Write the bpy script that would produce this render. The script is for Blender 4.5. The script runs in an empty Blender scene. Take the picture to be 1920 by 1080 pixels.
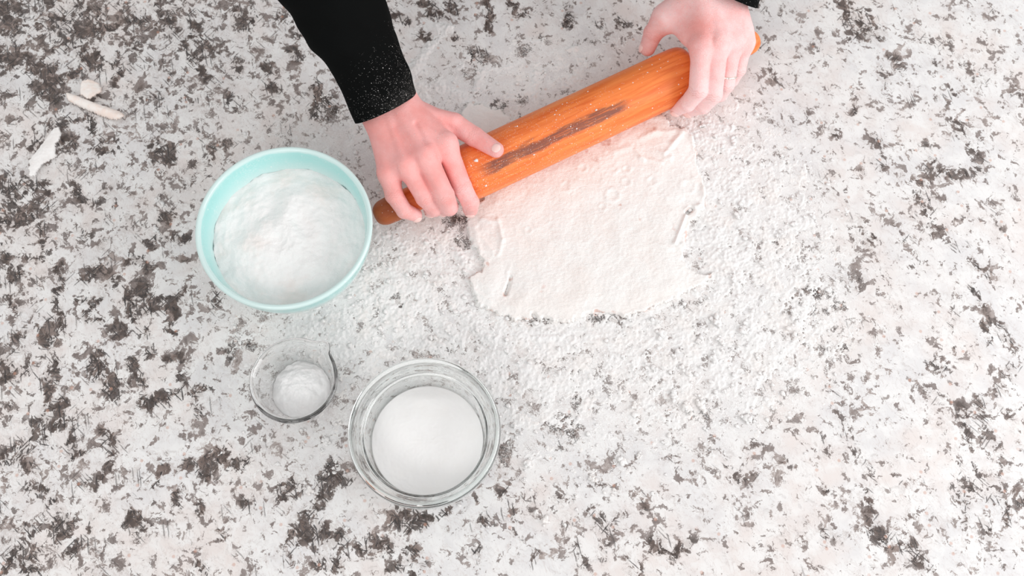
import bpy, bmesh, math, random
import numpy as np
from mathutils import Vector, Matrix

# ------------------------------------------------------------------ camera
F = 2000.0
TILT = math.radians(20.0)
DIST = 1.15
CAM = np.array([0.0, -math.sin(TILT) * DIST, math.cos(TILT) * DIST])
FWD = np.array([0.0, math.sin(TILT), -math.cos(TILT)])
UPV = np.array([0.0, math.cos(TILT), math.sin(TILT)])
RGT = np.array([1.0, 0.0, 0.0])
scene = bpy.context.scene
cd = bpy.data.cameras.new('camera')
cam = bpy.data.objects.new('camera', cd)
scene.collection.objects.link(cam)
cam.location = CAM
cam.rotation_euler = (TILT, 0, 0)
cd.sensor_width = 36.0
cd.lens = F / 1920 * 36.0
cd.clip_start = 0.02
cd.dof.use_dof = True
cd.dof.focus_distance = 1.10
cd.dof.aperture_fstop = 8.0
scene.camera = cam

# ------------------------------------------------------------------ light
w = bpy.data.worlds.new('world')
scene.world = w
w.use_nodes = True
w.node_tree.nodes['Background'].inputs[0].default_value = (1.0, 0.985, 0.98, 1)
w.node_tree.nodes['Background'].inputs[1].default_value = 0.72

def area(name, loc, target, size, size_y, power, col):
    l = bpy.data.lights.new(name, 'AREA')
    l.shape = 'RECTANGLE'; l.size = size; l.size_y = size_y
    l.energy = power; l.color = col
    o = bpy.data.objects.new(name, l)
    scene.collection.objects.link(o)
    o.location = loc
    o.rotation_euler = (Vector(target) - Vector(loc)).to_track_quat('-Z', 'Y').to_euler()
    return o

# a tall window to the right of the counter, a weaker one on the near side
area('window_light', (1.75, -0.35, 0.85), (0.1, 0.0, 0.0), 1.3, 1.1, 21.0, (1.0, 0.995, 1.0))
area('room_light', (-0.7, -1.5, 1.5), (0.0, 0.05, 0.0), 0.9, 0.5, 8.0, (1.0, 0.98, 0.96))
scene.view_settings.view_transform = 'Standard'
scene.view_settings.look = 'None'
scene.view_settings.gamma = 1.0
scene.view_settings.use_curve_mapping = False
scene.view_settings.exposure = 0.13
scene.cycles.max_bounces = 24
scene.cycles.transmission_bounces = 16
scene.cycles.glossy_bounces = 12
scene.cycles.diffuse_bounces = 7

COL = scene.collection

def ray(px, py):
    return FWD + RGT * ((px - 960) / F) + UPV * ((540 - py) / F)

def J(px, py, z=0.0):
    d = ray(px, py)
    t = (z - CAM[2]) / d[2]
    return CAM + d * t

# ------------------------------------------------------------------ numpy noise
_rs = np.random.RandomState(7)
_perm = _rs.permutation(256)
_perm = np.concatenate([_perm, _perm])
_ga = _rs.rand(256) * 2 * np.pi
_gx, _gy = np.cos(_ga), np.sin(_ga)

def gnoise(x, y, seed=0):
    x = x + seed * 17.31; y = y + seed * 9.77
    xi = np.floor(x).astype(int); yi = np.floor(y).astype(int)
    xf = x - xi; yf = y - yi
    u = xf * xf * xf * (xf * (xf * 6 - 15) + 10)
    v = yf * yf * yf * (yf * (yf * 6 - 15) + 10)
    def g(i, j, dx, dy):
        h = _perm[(_perm[(xi + i) & 255] + (yi + j)) & 255]
        return _gx[h] * dx + _gy[h] * dy
    a = g(0, 0, xf, yf); b = g(1, 0, xf - 1, yf)
    c = g(0, 1, xf, yf - 1); d = g(1, 1, xf - 1, yf - 1)
    return ((a + u * (b - a)) * (1 - v) + (c + u * (d - c)) * v) * 1.5

def fbm(x, y, octv=4, seed=0, gain=0.5):
    s = 0; a = 1.0; f = 1.0
    for o in range(octv):
        s = s + a * gnoise(x * f, y * f, seed + o * 3)
        a *= gain; f *= 2.03
    return s

def sstep(a, b, x):
    t = np.clip((x - a) / (b - a), 0, 1)
    return t * t * (3 - 2 * t)

# ------------------------------------------------------------------ object helpers
def tag(o, label=None, cat=None, group=None, kind=None):
    if label: o['label'] = label
    if cat: o['category'] = cat
    if group: o['group'] = group
    if kind: o['kind'] = kind
    return o

def mesh_obj(name, verts, faces, mat=None, parent=None, smooth=True, loc=None):
    me = bpy.data.meshes.new(name)
    verts = np.asarray(verts, dtype=np.float64)
    if isinstance(faces, np.ndarray):
        n, k = faces.shape
        me.vertices.add(len(verts)); me.vertices.foreach_set('co', verts.ravel())
        me.loops.add(n * k); me.loops.foreach_set('vertex_index', faces.astype(np.int32).ravel())
        me.polygons.add(n)
        me.polygons.foreach_set('loop_start', np.arange(0, n * k, k, dtype=np.int32))
        me.update(calc_edges=True)
    else:
        me.from_pydata([tuple(v) for v in verts], [], faces)
    me.validate()
    me.polygons.foreach_set('use_smooth', np.full(len(me.polygons), smooth, dtype=bool))
    if mat: me.materials.append(mat)
    o = bpy.data.objects.new(name, me)
    COL.objects.link(o)
    if parent: o.parent = parent
    if loc is not None: o.location = loc
    return o

def attr(o, name, values):
    a = o.data.attributes.new(name, 'FLOAT', 'POINT')
    a.data.foreach_set('value', np.asarray(values, dtype=np.float32))

def empty(name, loc=(0, 0, 0)):
    e = bpy.data.objects.new(name, None)
    COL.objects.link(e); e.location = loc
    e.empty_display_size = 0.02
    return e

def lathe(profile, seg=96, fn=None):
    """closed-of-revolution surface about Z; profile = [(r, z)...]"""
    vs, fs = [], []
    P = len(profile)
    for i in range(seg):
        a = 2 * math.pi * i / seg
        for (r, z) in profile:
            x, y, zz = r * math.cos(a), r * math.sin(a), z
            if fn: x, y, zz = fn(x, y, zz, a)
            vs.append((x, y, zz))
    for i in range(seg):
        j = (i + 1) % seg
        for k in range(P - 1):
            fs.append((i * P + k, j * P + k, j * P + k + 1, i * P + k + 1))
    return vs, fs

def spline(pts, n=6):
    """Catmull-Rom through 2-D/3-D points"""
    pts = [np.array(p, float) for p in pts]
    out = []
    for i in range(len(pts) - 1):
        p0 = pts[max(i - 1, 0)]; p1 = pts[i]; p2 = pts[i + 1]; p3 = pts[min(i + 2, len(pts) - 1)]
        for k in range(n):
            t = k / n
            out.append(0.5 * ((2 * p1) + (-p0 + p2) * t + (2 * p0 - 5 * p1 + 4 * p2 - p3) * t * t + (-p0 + 3 * p1 - 3 * p2 + p3) * t ** 3))
    out.append(pts[-1])
    return out

# ------------------------------------------------------------------ node helpers
class NT:
    def __init__(s, name):
        s.m = bpy.data.materials.new(name); s.m.use_nodes = True
        s.t = s.m.node_tree; s.b = s.t.nodes['Principled BSDF']
    def n(s, typ): return s.t.nodes.new(typ)
    def put(s, sock, v):
        if v is None: return
        if isinstance(v, bpy.types.NodeSocket): s.t.links.new(v, sock)
        elif isinstance(v, (tuple, list)):
            v = tuple(v)
            if len(sock.default_value) == 4 and len(v) == 3: v = v + (1,)
            sock.default_value = v
        else: sock.default_value = v
    def math(s, op, a, b=None, c=None, clamp=False):
        m = s.n('ShaderNodeMath'); m.operation = op; m.use_clamp = clamp
        s.put(m.inputs[0], a)
        if b is not None: s.put(m.inputs[1], b)
        if c is not None: s.put(m.inputs[2], c)
        return m.outputs[0]
    def vmath(s, op, a, b=None):
        m = s.n('ShaderNodeVectorMath'); m.operation = op
        s.put(m.inputs[0], a)
        if b is not None: s.put(m.inputs[1], b)
        return m.outputs[0]
    def vscale(s, a, k):
        m = s.n('ShaderNodeVectorMath'); m.operation = 'SCALE'
        s.put(m.inputs[0], a); s.put(m.inputs['Scale'], k)
        return m.outputs[0]
    def mix(s, f, a, b):
        m = s.n('ShaderNodeMix'); m.data_type = 'RGBA'
        s.put(m.inputs[0], f); s.put(m.inputs[6], a); s.put(m.inputs[7], b)
        return m.outputs[2]
    def step(s, x, lo, hi, a=0.0, b=1.0):
        m = s.n('ShaderNodeMapRange'); m.interpolation_type = 'SMOOTHSTEP'
        s.put(m.inputs[0], x); s.put(m.inputs[1], lo); s.put(m.inputs[2], hi)
        s.put(m.inputs[3], a); s.put(m.inputs[4], b)
        return m.outputs[0]
    def noise(s, vec, scale, detail=3, rough=0.5, dist=0.0, col=False):
        m = s.n('ShaderNodeTexNoise')
        s.put(m.inputs['Vector'], vec); m.inputs['Scale'].default_value = scale
        m.inputs['Detail'].default_value = detail; m.inputs['Roughness'].default_value = rough
        m.inputs['Distortion'].default_value = dist
        return m.outputs[1] if col else m.outputs[0]
    def vor(s, vec, scale, feat='F1', dim='2D'):
        m = s.n('ShaderNodeTexVoronoi'); m.voronoi_dimensions = dim; m.feature = feat
        s.put(m.inputs['Vector'], vec); m.inputs['Scale'].default_value = scale
        return m
    def mapping(s, vec, rot=(0, 0, 0), scale=(1, 1, 1), loc=(0, 0, 0)):
        if any(rot):                       # turn first, then stretch
            q = s.n('ShaderNodeMapping'); s.put(q.inputs[0], vec); q.inputs[2].default_value = rot
            vec = q.outputs[0]; rot = (0, 0, 0)
        m = s.n('ShaderNodeMapping')
        s.put(m.inputs[0], vec); m.inputs[1].default_value = loc
        m.inputs[2].default_value = rot; m.inputs[3].default_value = scale
        return m.outputs[0]
    def coord(s, which='Object'):
        return s.n('ShaderNodeTexCoord').outputs[which]
    def attr(s, name):
        m = s.n('ShaderNodeAttribute'); m.attribute_name = name
        return m.outputs['Fac']
    def sep(s, v):
        m = s.n('ShaderNodeSeparateXYZ'); s.put(m.inputs[0], v); return m.outputs
    def bump(s, h, strength, dist, normal=None):
        m = s.n('ShaderNodeBump'); m.inputs['Strength'].default_value = strength
        m.inputs['Distance'].default_value = dist; s.put(m.inputs['Height'], h)
        if normal: s.put(m.inputs['Normal'], normal)
        return m.outputs[0]
    def set(s, **k):
        for a, v in k.items(): s.put(s.b.inputs[a.replace('_', ' ')], v)
        return s.m

# ------------------------------------------------------------------ materials
def mat_granite():
    g = NT('granite')
    co = g.coord('Object')
    dark = g.attr('dark'); dust = g.attr('dust')
    wn = g.vmath('SUBTRACT', g.noise(co, 55, 4, 0.6, col=True), (0.5, 0.5, 0.5))
    wc = g.vmath('ADD', co, g.vscale(wn, 0.022))
    wn2 = g.vmath('SUBTRACT', g.noise(co, 260, 3, 0.6, col=True), (0.5, 0.5, 0.5))
    wc2 = g.vmath('ADD', wc, g.vscale(wn2, 0.004))
    # base: cool white feldspar with warm and grey clouds
    base = g.mix(g.step(g.noise(co, 9, 4, 0.55), 0.42, 0.62), (0.72, 0.715, 0.72), (0.75, 0.70, 0.68))
    base = g.mix(g.step(g.noise(wc, 38, 5, 0.6), 0.38, 0.62, 0, 0.8), base, (0.82, 0.82, 0.815))
    grey = g.step(g.noise(g.mapping(wc, rot=(0, 0, 0.5), scale=(1, 2.2, 1)), 70, 5, 0.7), 0.55, 0.70, 0, 0.5)
    base = g.mix(grey, base, (0.52, 0.49, 0.48))
    rid = g.math('ABSOLUTE', g.math('SUBTRACT', g.noise(g.mapping(co, rot=(0, 0, -0.3), scale=(3.2, 1, 1)), 42, 3, 0.5, 0.8), 0.5))
    base = g.mix(g.step(rid, 0.0, 0.012, 0.35, 0), base, (0.50, 0.42, 0.40))
    # angular brown crystals in three sizes, denser where the slab is darker
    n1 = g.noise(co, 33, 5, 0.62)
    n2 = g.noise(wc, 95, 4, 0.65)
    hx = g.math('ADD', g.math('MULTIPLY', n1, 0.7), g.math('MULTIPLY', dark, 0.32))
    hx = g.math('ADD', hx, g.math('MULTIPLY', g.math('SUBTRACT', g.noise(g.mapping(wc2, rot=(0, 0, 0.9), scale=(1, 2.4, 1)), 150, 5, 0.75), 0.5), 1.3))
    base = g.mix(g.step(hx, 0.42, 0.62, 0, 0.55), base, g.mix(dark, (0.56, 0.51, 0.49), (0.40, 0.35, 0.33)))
    def cells(vec, scale, rot, st, k_r, k_n2, lo):
        v = g.vor(g.mapping(vec, rot=(0, 0, rot), scale=st), scale)
        r = g.sep(v.outputs['Color'])
        x = g.math('ADD', g.math('MULTIPLY', n1, 0.62), g.math('MULTIPLY', dark, 0.27))
        x = g.math('ADD', x, g.math('MULTIPLY', g.math('SUBTRACT', r[0], 0.5), k_r))
        x = g.math('ADD', x, g.math('MULTIPLY', g.math('SUBTRACT', n2, 0.5), k_n2))
        return g.step(x, lo, lo + 0.05), r
    mA, rA = cells(wc2, 85, 0.6, (1.0, 0.5, 1), 0.32, 1.05, 0.515)
    mB, rB = cells(wc2, 250, -0.7, (1.0, 0.45, 1), 0.48, 1.1, 0.57)
    mC, rC = cells(wc2, 520, 0.2, (1.0, 0.5, 1), 0.52, 1.1, 0.615)
    tone = g.math('ADD', g.math('MULTIPLY', rB[1], 0.6), g.math('MULTIPLY', g.math('SUBTRACT', n2, 0.35), 1.3), clamp=True)
    lightbrown = g.mix(g.step(dark, 0.1, 0.6), (0.46, 0.395, 0.37), (0.27, 0.205, 0.18))  # paler browns at low dark carry window glare painted into the stone
    darkbrown = g.mix(g.step(dark, 0.1, 0.65), (0.22, 0.185, 0.175), (0.048, 0.037, 0.033))
    toneA = g.math('ADD', g.math('MULTIPLY', rA[1], 0.75), g.math('MULTIPLY', g.math('SUBTRACT', n2, 0.45), 1.6), clamp=True)
    brownA = g.mix(toneA, lightbrown, darkbrown)
    brown = g.mix(tone, lightbrown, darkbrown)
    col = g.mix(g.math('MULTIPLY', mA, 0.9), base, brownA)
    col = g.mix(g.math('MULTIPLY', mB, 0.9), col, g.mix(rB[2], brown, darkbrown))
    col = g.mix(g.math('MULTIPLY', mC, 0.8), col, g.mix(rC[2], brown, darkbrown))
    # thin black needles lying in several directions
    for i, (a, sx, sy, rad, gate, of) in enumerate([(1.35, 17, 230, 0.19, 0.60, 0.0), (0.75, 24, 290, 0.20, 0.62, 3.1),
                                                    (-0.85, 22, 270, 0.19, 0.66, 7.7), (0.15, 34, 330, 0.19, 0.76, 5.2),
                                                    (1.75, 70, 260, 0.22, 0.78, 9.4), (0.9, 60, 230, 0.22, 0.80, 12.3)]):
        small = g.vmath('ADD', co, g.vscale(wn2, 0.0013))
        small = g.vmath('ADD', small, g.vscale(wn, 0.003))
        v = g.vor(g.mapping(small, rot=(0, 0, a), scale=(sx, sy, 1), loc=(of, of * 2, 0)), 1.0)
        r = g.sep(v.outputs['Color'])
        m = g.step(v.outputs['Distance'], rad * 0.7, rad, 1, 0)
        x = g.math('ADD', r[0], g.math('MULTIPLY', g.math('SUBTRACT', dark, 0.5), 1.0))
        x = g.math('ADD', x, g.math('MULTIPLY', g.math('SUBTRACT', n1, 0.5), 1.2))
        m = g.math('MULTIPLY', m, g.step(x, gate, gate + 0.12))
        m = g.math('MULTIPLY', m, g.step(dark, 0.0, 0.8, 0.45, 0.92))
        col = g.mix(m, col, g.mix(r[1], (0.035, 0.033, 0.033), (0.13, 0.11, 0.105)))
    # tiny rust flecks
    v = g.vor(co, 48); r = g.sep(v.outputs['Color'])
    m = g.math('MULTIPLY', g.step(v.outputs['Distance'], 0.05, 0.11, 1, 0), g.step(r[0], 0.80, 0.84))
    col = g.mix(g.math('MULTIPLY', m, 0.45), col, (0.55, 0.27, 0.18))
    # flour film on the stone: granular where thin
    f1 = g.noise(co, 750, 3, 0.7); f2 = g.noise(co, 420, 4, 0.7); f3 = g.noise(co, 90, 4, 0.6)
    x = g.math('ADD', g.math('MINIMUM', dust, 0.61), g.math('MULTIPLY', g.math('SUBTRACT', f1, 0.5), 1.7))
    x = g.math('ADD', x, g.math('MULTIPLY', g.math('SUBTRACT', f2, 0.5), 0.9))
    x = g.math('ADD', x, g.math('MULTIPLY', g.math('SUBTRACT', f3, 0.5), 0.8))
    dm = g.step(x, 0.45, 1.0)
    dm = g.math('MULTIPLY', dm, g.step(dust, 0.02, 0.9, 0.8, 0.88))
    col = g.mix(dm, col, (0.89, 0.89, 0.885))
    nb = g.bump(g.math('MULTIPLY', dm, g.math('ADD', f1, f2)), 0.3, 0.0006)
    return g.set(Base_Color=col, Roughness=g.math('ADD', g.math('MULTIPLY', dm, 0.5), 0.32),
                 Specular_IOR_Level=0.35, Normal=nb)

def mat_flour(name='flour', col=(0.90, 0.895, 0.89), warm=(0.90, 0.87, 0.85), sc=1.0, bs=0.7):
    g = NT(name); co = g.coord('Object')
    c = g.mix(g.step(g.noise(co, 30 * sc, 4, 0.6), 0.45, 0.7), col, warm)
    h = g.math('ADD', g.noise(co, 1100 * sc, 4, 0.75), g.math('MULTIPLY', g.noise(co, 220 * sc, 3, 0.6), 1.5))
    return g.set(Base_Color=c, Roughness=1.0, Specular_IOR_Level=0.05, Normal=g.bump(h, bs, 0.0009))

def mat_dough():
    g = NT('dough'); co = g.coord('Object')
    raw = g.attr('raw')
    c = g.mix(g.step(g.noise(co, 22, 5, 0.6), 0.4, 0.65), (0.90, 0.89, 0.875), (0.89, 0.855, 0.83))
    spot = g.step(g.noise(co, 48, 3, 0.55), 0.70, 0.76)
    c = g.mix(g.math('MULTIPLY', spot, 0.35), c, (0.78, 0.52, 0.47))
    x = g.math('ADD', raw, g.math('MULTIPLY', g.math('SUBTRACT', g.noise(co, 160, 4, 0.7), 0.5), 1.6))
    c = g.mix(g.step(x, 0.55, 0.95, 0, 0.75), c, (0.70, 0.47, 0.41))
    h = g.math('ADD', g.noise(co, 850, 3, 0.7), g.math('MULTIPLY', g.noise(g.mapping(co, rot=(0, 0, 0.1), scale=(1, 2.4, 1)), 260, 3, 0.6), 1.4))
    return g.set(Base_Color=c, Roughness=0.95, Specular_IOR_Level=0.1, Normal=g.bump(h, 0.55, 0.001))

def mat_wood():
    g = NT('oiled_orange_wood'); co = g.coord('Object')
    gr = g.noise(g.mapping(co, scale=(1.0, 14, 14)), 14, 5, 0.65, 0.6)
    gr2 = g.noise(g.mapping(co, scale=(1.0, 30, 30)), 30, 4, 0.6, 0.3)
    c = g.mix(g.step(gr, 0.35, 0.68), (0.93, 0.262, 0.066), (0.76, 0.15, 0.030))
    c = g.mix(g.step(gr2, 0.55, 0.75, 0, 0.30), c, (0.52, 0.11, 0.022))
    c = g.mix(g.step(g.noise(g.mapping(co, scale=(1, 6, 6)), 9, 3, 0.5), 0.5, 0.75, 0, 0.6), c, (0.96, 0.33, 0.105))
    # long dark stain on the face turned up
    s = g.sep(co)
    wob = g.math('MULTIPLY', g.math('SUBTRACT', g.noise(g.mapping(co, scale=(1, 5, 5)), 28, 4, 0.65), 0.5), 0.016)
    yy = g.math('ADD', g.math('ADD', s[1], wob), 0.0045)
    m = g.step(g.math('ABSOLUTE', yy), 0.0035, 0.0085, 1, 0)
    m = g.math('MULTIPLY', m, g.step(s[2], 0.0, 0.01))
    m = g.math('MULTIPLY', m, g.step(s[0], -0.128, -0.105))
    m = g.math('MULTIPLY', m, g.step(s[0], 0.045, 0.065, 1, 0))
    br = g.step(g.noise(g.mapping(co, scale=(1, 16, 16)), 40, 4, 0.7), 0.36, 0.52)
    m = g.math('MULTIPLY', g.math('MULTIPLY', m, g.math('ADD', g.math('MULTIPLY', br, 0.6), 0.4)), 0.85)
    c = g.mix(m, c, (0.15, 0.055, 0.045))
    # charred dark end of the handle
    c = g.mix(g.step(s[0], -0.198, -0.213, 0, 0.75), c, (0.20, 0.04, 0.012))
    # flour specks and a thin film toward the busy end
    v = g.vor(co, 190, dim='3D'); r = g.sep(v.outputs['Color'])
    sp = g.math('MULTIPLY', g.step(v.outputs['Distance'], 0.08, 0.18, 1, 0), g.step(r[0], 0.72, 0.78))
    v2 = g.vor(co, 620, dim='3D'); r2 = g.sep(v2.outputs['Color'])
    near = g.step(s[0], 0.12, -0.10, 0.0, 0.4)
    near = g.math('MULTIPLY', near, g.step(s[0], -0.185, -0.165, 0.25, 1.0))
    sp2 = g.math('MULTIPLY', g.step(v2.outputs['Distance'], 0.15, 0.3, 1, 0), g.step(g.math('ADD', r2[0], near), 0.93, 1.0))
    m = g.math('MAXIMUM', sp, g.math('MULTIPLY', sp2, 0.6))
    film = g.math('MULTIPLY', g.step(g.noise(co, 900, 3, 0.7), 0.5, 0.75), g.math('MULTIPLY', near, 0.2))
    m = g.math('MAXIMUM', m, film)
    c = g.mix(m, c, (0.85, 0.78, 0.76))
    return g.set(Base_Color=c, Roughness=g.math('ADD', g.math('MULTIPLY', m, 0.4), 0.42), Specular_IOR_Level=0.35,
                 Normal=g.bump(gr, 0.12, 0.001))

def mat_skin():
    g = NT('skin'); co = g.coord('Object')
    fl = g.attr('flour'); red = g.attr('red'); cr = g.attr('crease')
    c = g.mix(g.step(g.noise(co, 45, 4, 0.6), 0.35, 0.65), (0.90, 0.375, 0.35), (0.93, 0.45, 0.43))
    c = g.mix(g.math('MULTIPLY', red, 0.65), c, (0.72, 0.285, 0.25))
    vein = g.step(g.noise(co, 30, 2, 0.4, 0.7), 0.52, 0.60, 0, 0.12)
    c = g.mix(vein, c, (0.62, 0.36, 0.38))
    x = g.math('ADD', fl, g.math('MULTIPLY', g.math('SUBTRACT', g.noise(co, 70, 4, 0.65), 0.5), 0.7))
    x = g.math('ADD', x, g.math('MULTIPLY', g.math('SUBTRACT', g.noise(co, 1100, 3, 0.7), 0.5), 0.7))
    film = g.step(x, 0.15, 1.05, 0, 0.72)
    c = g.mix(film, c, (0.93, 0.75, 0.75))
    v = g.vor(co, 420, dim='3D'); r = g.sep(v.outputs['Color'])
    sp = g.math('MULTIPLY', g.step(v.outputs['Distance'], 0.1, 0.25, 1, 0),
                g.step(g.math('ADD', r[0], g.math('MULTIPLY', fl, 0.35)), 0.96, 1.0))
    c = g.mix(g.math('MULTIPLY', sp, 0.7), c, (0.90, 0.85, 0.83))
    c = g.mix(g.math('MULTIPLY', cr, 0.55), c, (0.62, 0.22, 0.19))
    wr = g.math('ABSOLUTE', g.math('SUBTRACT', g.noise(g.mapping(co, rot=(0, 0, 0.45), scale=(1, 2.6, 1)), 260, 3, 0.6, 0.4), 0.5))
    h = g.math('ADD', g.math('MULTIPLY', wr, 1.6), g.math('ADD', g.noise(co, 900, 3, 0.6), g.math('MULTIPLY', sp, 1.0)))
    m = g.set(Base_Color=c, Roughness=g.math('ADD', g.math('MULTIPLY', film, 0.3), 0.42), Specular_IOR_Level=0.4,
              Normal=g.bump(h, 0.6, 0.0008))
    g.b.inputs['Subsurface Weight'].default_value = 0.12
    g.b.inputs['Subsurface Radius'].default_value = (0.9, 0.35, 0.25)
    g.b.inputs['Subsurface Scale'].default_value = 0.004
    return m

def mat_cloth():
    g = NT('black_cloth'); co = g.coord('Object'); fl = g.attr('flour')
    v = g.vor(co, 900, dim='3D'); r = g.sep(v.outputs['Color'])
    d = g.math('ADD', fl, g.math('MULTIPLY', g.math('SUBTRACT', g.noise(co, 60, 4, 0.7), 0.5), 0.9))
    s1 = g.math('MULTIPLY', g.step(v.outputs['Distance'], 0.12, 0.38, 1, 0), g.step(g.math('ADD', r[0], g.math('MULTIPLY', d, 0.55)), 0.90, 1.12))
    v2 = g.vor(co, 330, dim='3D'); r2 = g.sep(v2.outputs['Color'])
    s2 = g.math('MULTIPLY', g.step(v2.outputs['Distance'], 0.06, 0.2, 1, 0), g.step(g.math('ADD', r2[0], g.math('MULTIPLY', d, 0.3)), 0.98, 1.03))
    m = g.math('MAXIMUM', g.math('MULTIPLY', s1, 0.5), s2)
    film = g.math('MULTIPLY', g.step(d, 0.4, 1.3), 0.06)
    m = g.math('MAXIMUM', m, film)
    c = g.mix(m, (0.0035, 0.004, 0.004), (0.75, 0.73, 0.71))
    h = g.noise(g.mapping(co, scale=(1, 1, 1)), 1800, 2, 0.5)
    return g.set(Base_Color=c, Roughness=0.9, Specular_IOR_Level=0.06, Normal=g.bump(h, 0.2, 0.0004))

def mat_simple(name, col, rough=0.5, spec=0.5, metal=0.0):
    g = NT(name); co = g.coord('Object')
    c = g.mix(g.step(g.noise(co, 120, 3, 0.6), 0.4, 0.7, 0, 0.25), col, tuple(x * 0.85 for x in col))
    return g.set(Base_Color=c, Roughness=rough, Specular_IOR_Level=spec, Metallic=metal)

def mat_mint():
    g = NT('mint_milk_glass'); co = g.coord('Object'); s = g.sep(co)
    wob = g.math('MULTIPLY', g.math('SUBTRACT', g.noise(co, 70, 3, 0.6), 0.5), 0.004)
    rim = g.step(g.math('ADD', s[2], wob), 0.0828, 0.0862, 0, 0.55)
    c = g.mix(g.step(g.noise(co, 18, 2, 0.5), 0.3, 0.7), (0.375, 0.715, 0.695), (0.415, 0.735, 0.715))
    v = g.vor(co, 260, dim='3D'); r = g.sep(v.outputs['Color'])
    sp = g.math('MULTIPLY', g.step(v.outputs['Distance'], 0.1, 0.24, 1, 0), g.step(r[0], 0.90, 0.94))
    film = g.math('MULTIPLY', g.step(g.noise(co, 500, 3, 0.7), 0.48, 0.75), g.step(g.noise(co, 30, 3, 0.6), 0.45, 0.65, 0.1, 0.6))
    m = g.math('MAXIMUM', g.math('MAXIMUM', sp, rim), film)
    c = g.mix(m, c, (0.83, 0.86, 0.85))
    c = g.mix(g.step(s[2], 0.078, 0.05, 0, 0.6), c, (0.80, 0.83, 0.82))
    mt = g.set(Base_Color=c, Roughness=0.14, Specular_IOR_Level=0.5)
    g.b.inputs['Subsurface Weight'].default_value = 0.0
    return mt

def mat_glass(name, col):
    g = NT(name)
    g.set(Base_Color=col, Roughness=0.0, IOR=1.47)
    g.b.inputs['Transmission Weight'].default_value = 1.0
    return g.m

def mat_scrap(name, a, b):
    g = NT(name); co = g.coord('Object')
    n = g.noise(co, 70, 5, 0.65)
    c = g.mix(g.step(n, 0.42, 0.62), a, b)
    return g.set(Base_Color=c, Roughness=0.6, Specular_IOR_Level=0.3, Normal=g.bump(g.noise(co, 400, 4, 0.7), 0.4, 0.0006))

M_granite = mat_granite(); M_flour = mat_flour(); M_dough = mat_dough(); M_wood = mat_wood()
M_skin = mat_skin(); M_cloth = mat_cloth(); M_mint = mat_mint()
M_glass = mat_glass('clear_glass', (1.0, 1.0, 1.0)); M_glassg = mat_glass('green_tinged_glass', (0.955, 0.985, 0.978))

# ------------------------------------------------------------------ fields painted in table space
def seg_dist(X, Y, a, b):
    ax, ay = a; bx, by = b
    dx, dy = bx - ax, by - ay
    L = dx * dx + dy * dy + 1e-12
    t = np.clip(((X - ax) * dx + (Y - ay) * dy) / L, 0, 1)
    return np.hypot(X - ax - t * dx, Y - ay - t * dy), t

def S(px): return px / 1739.0

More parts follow.
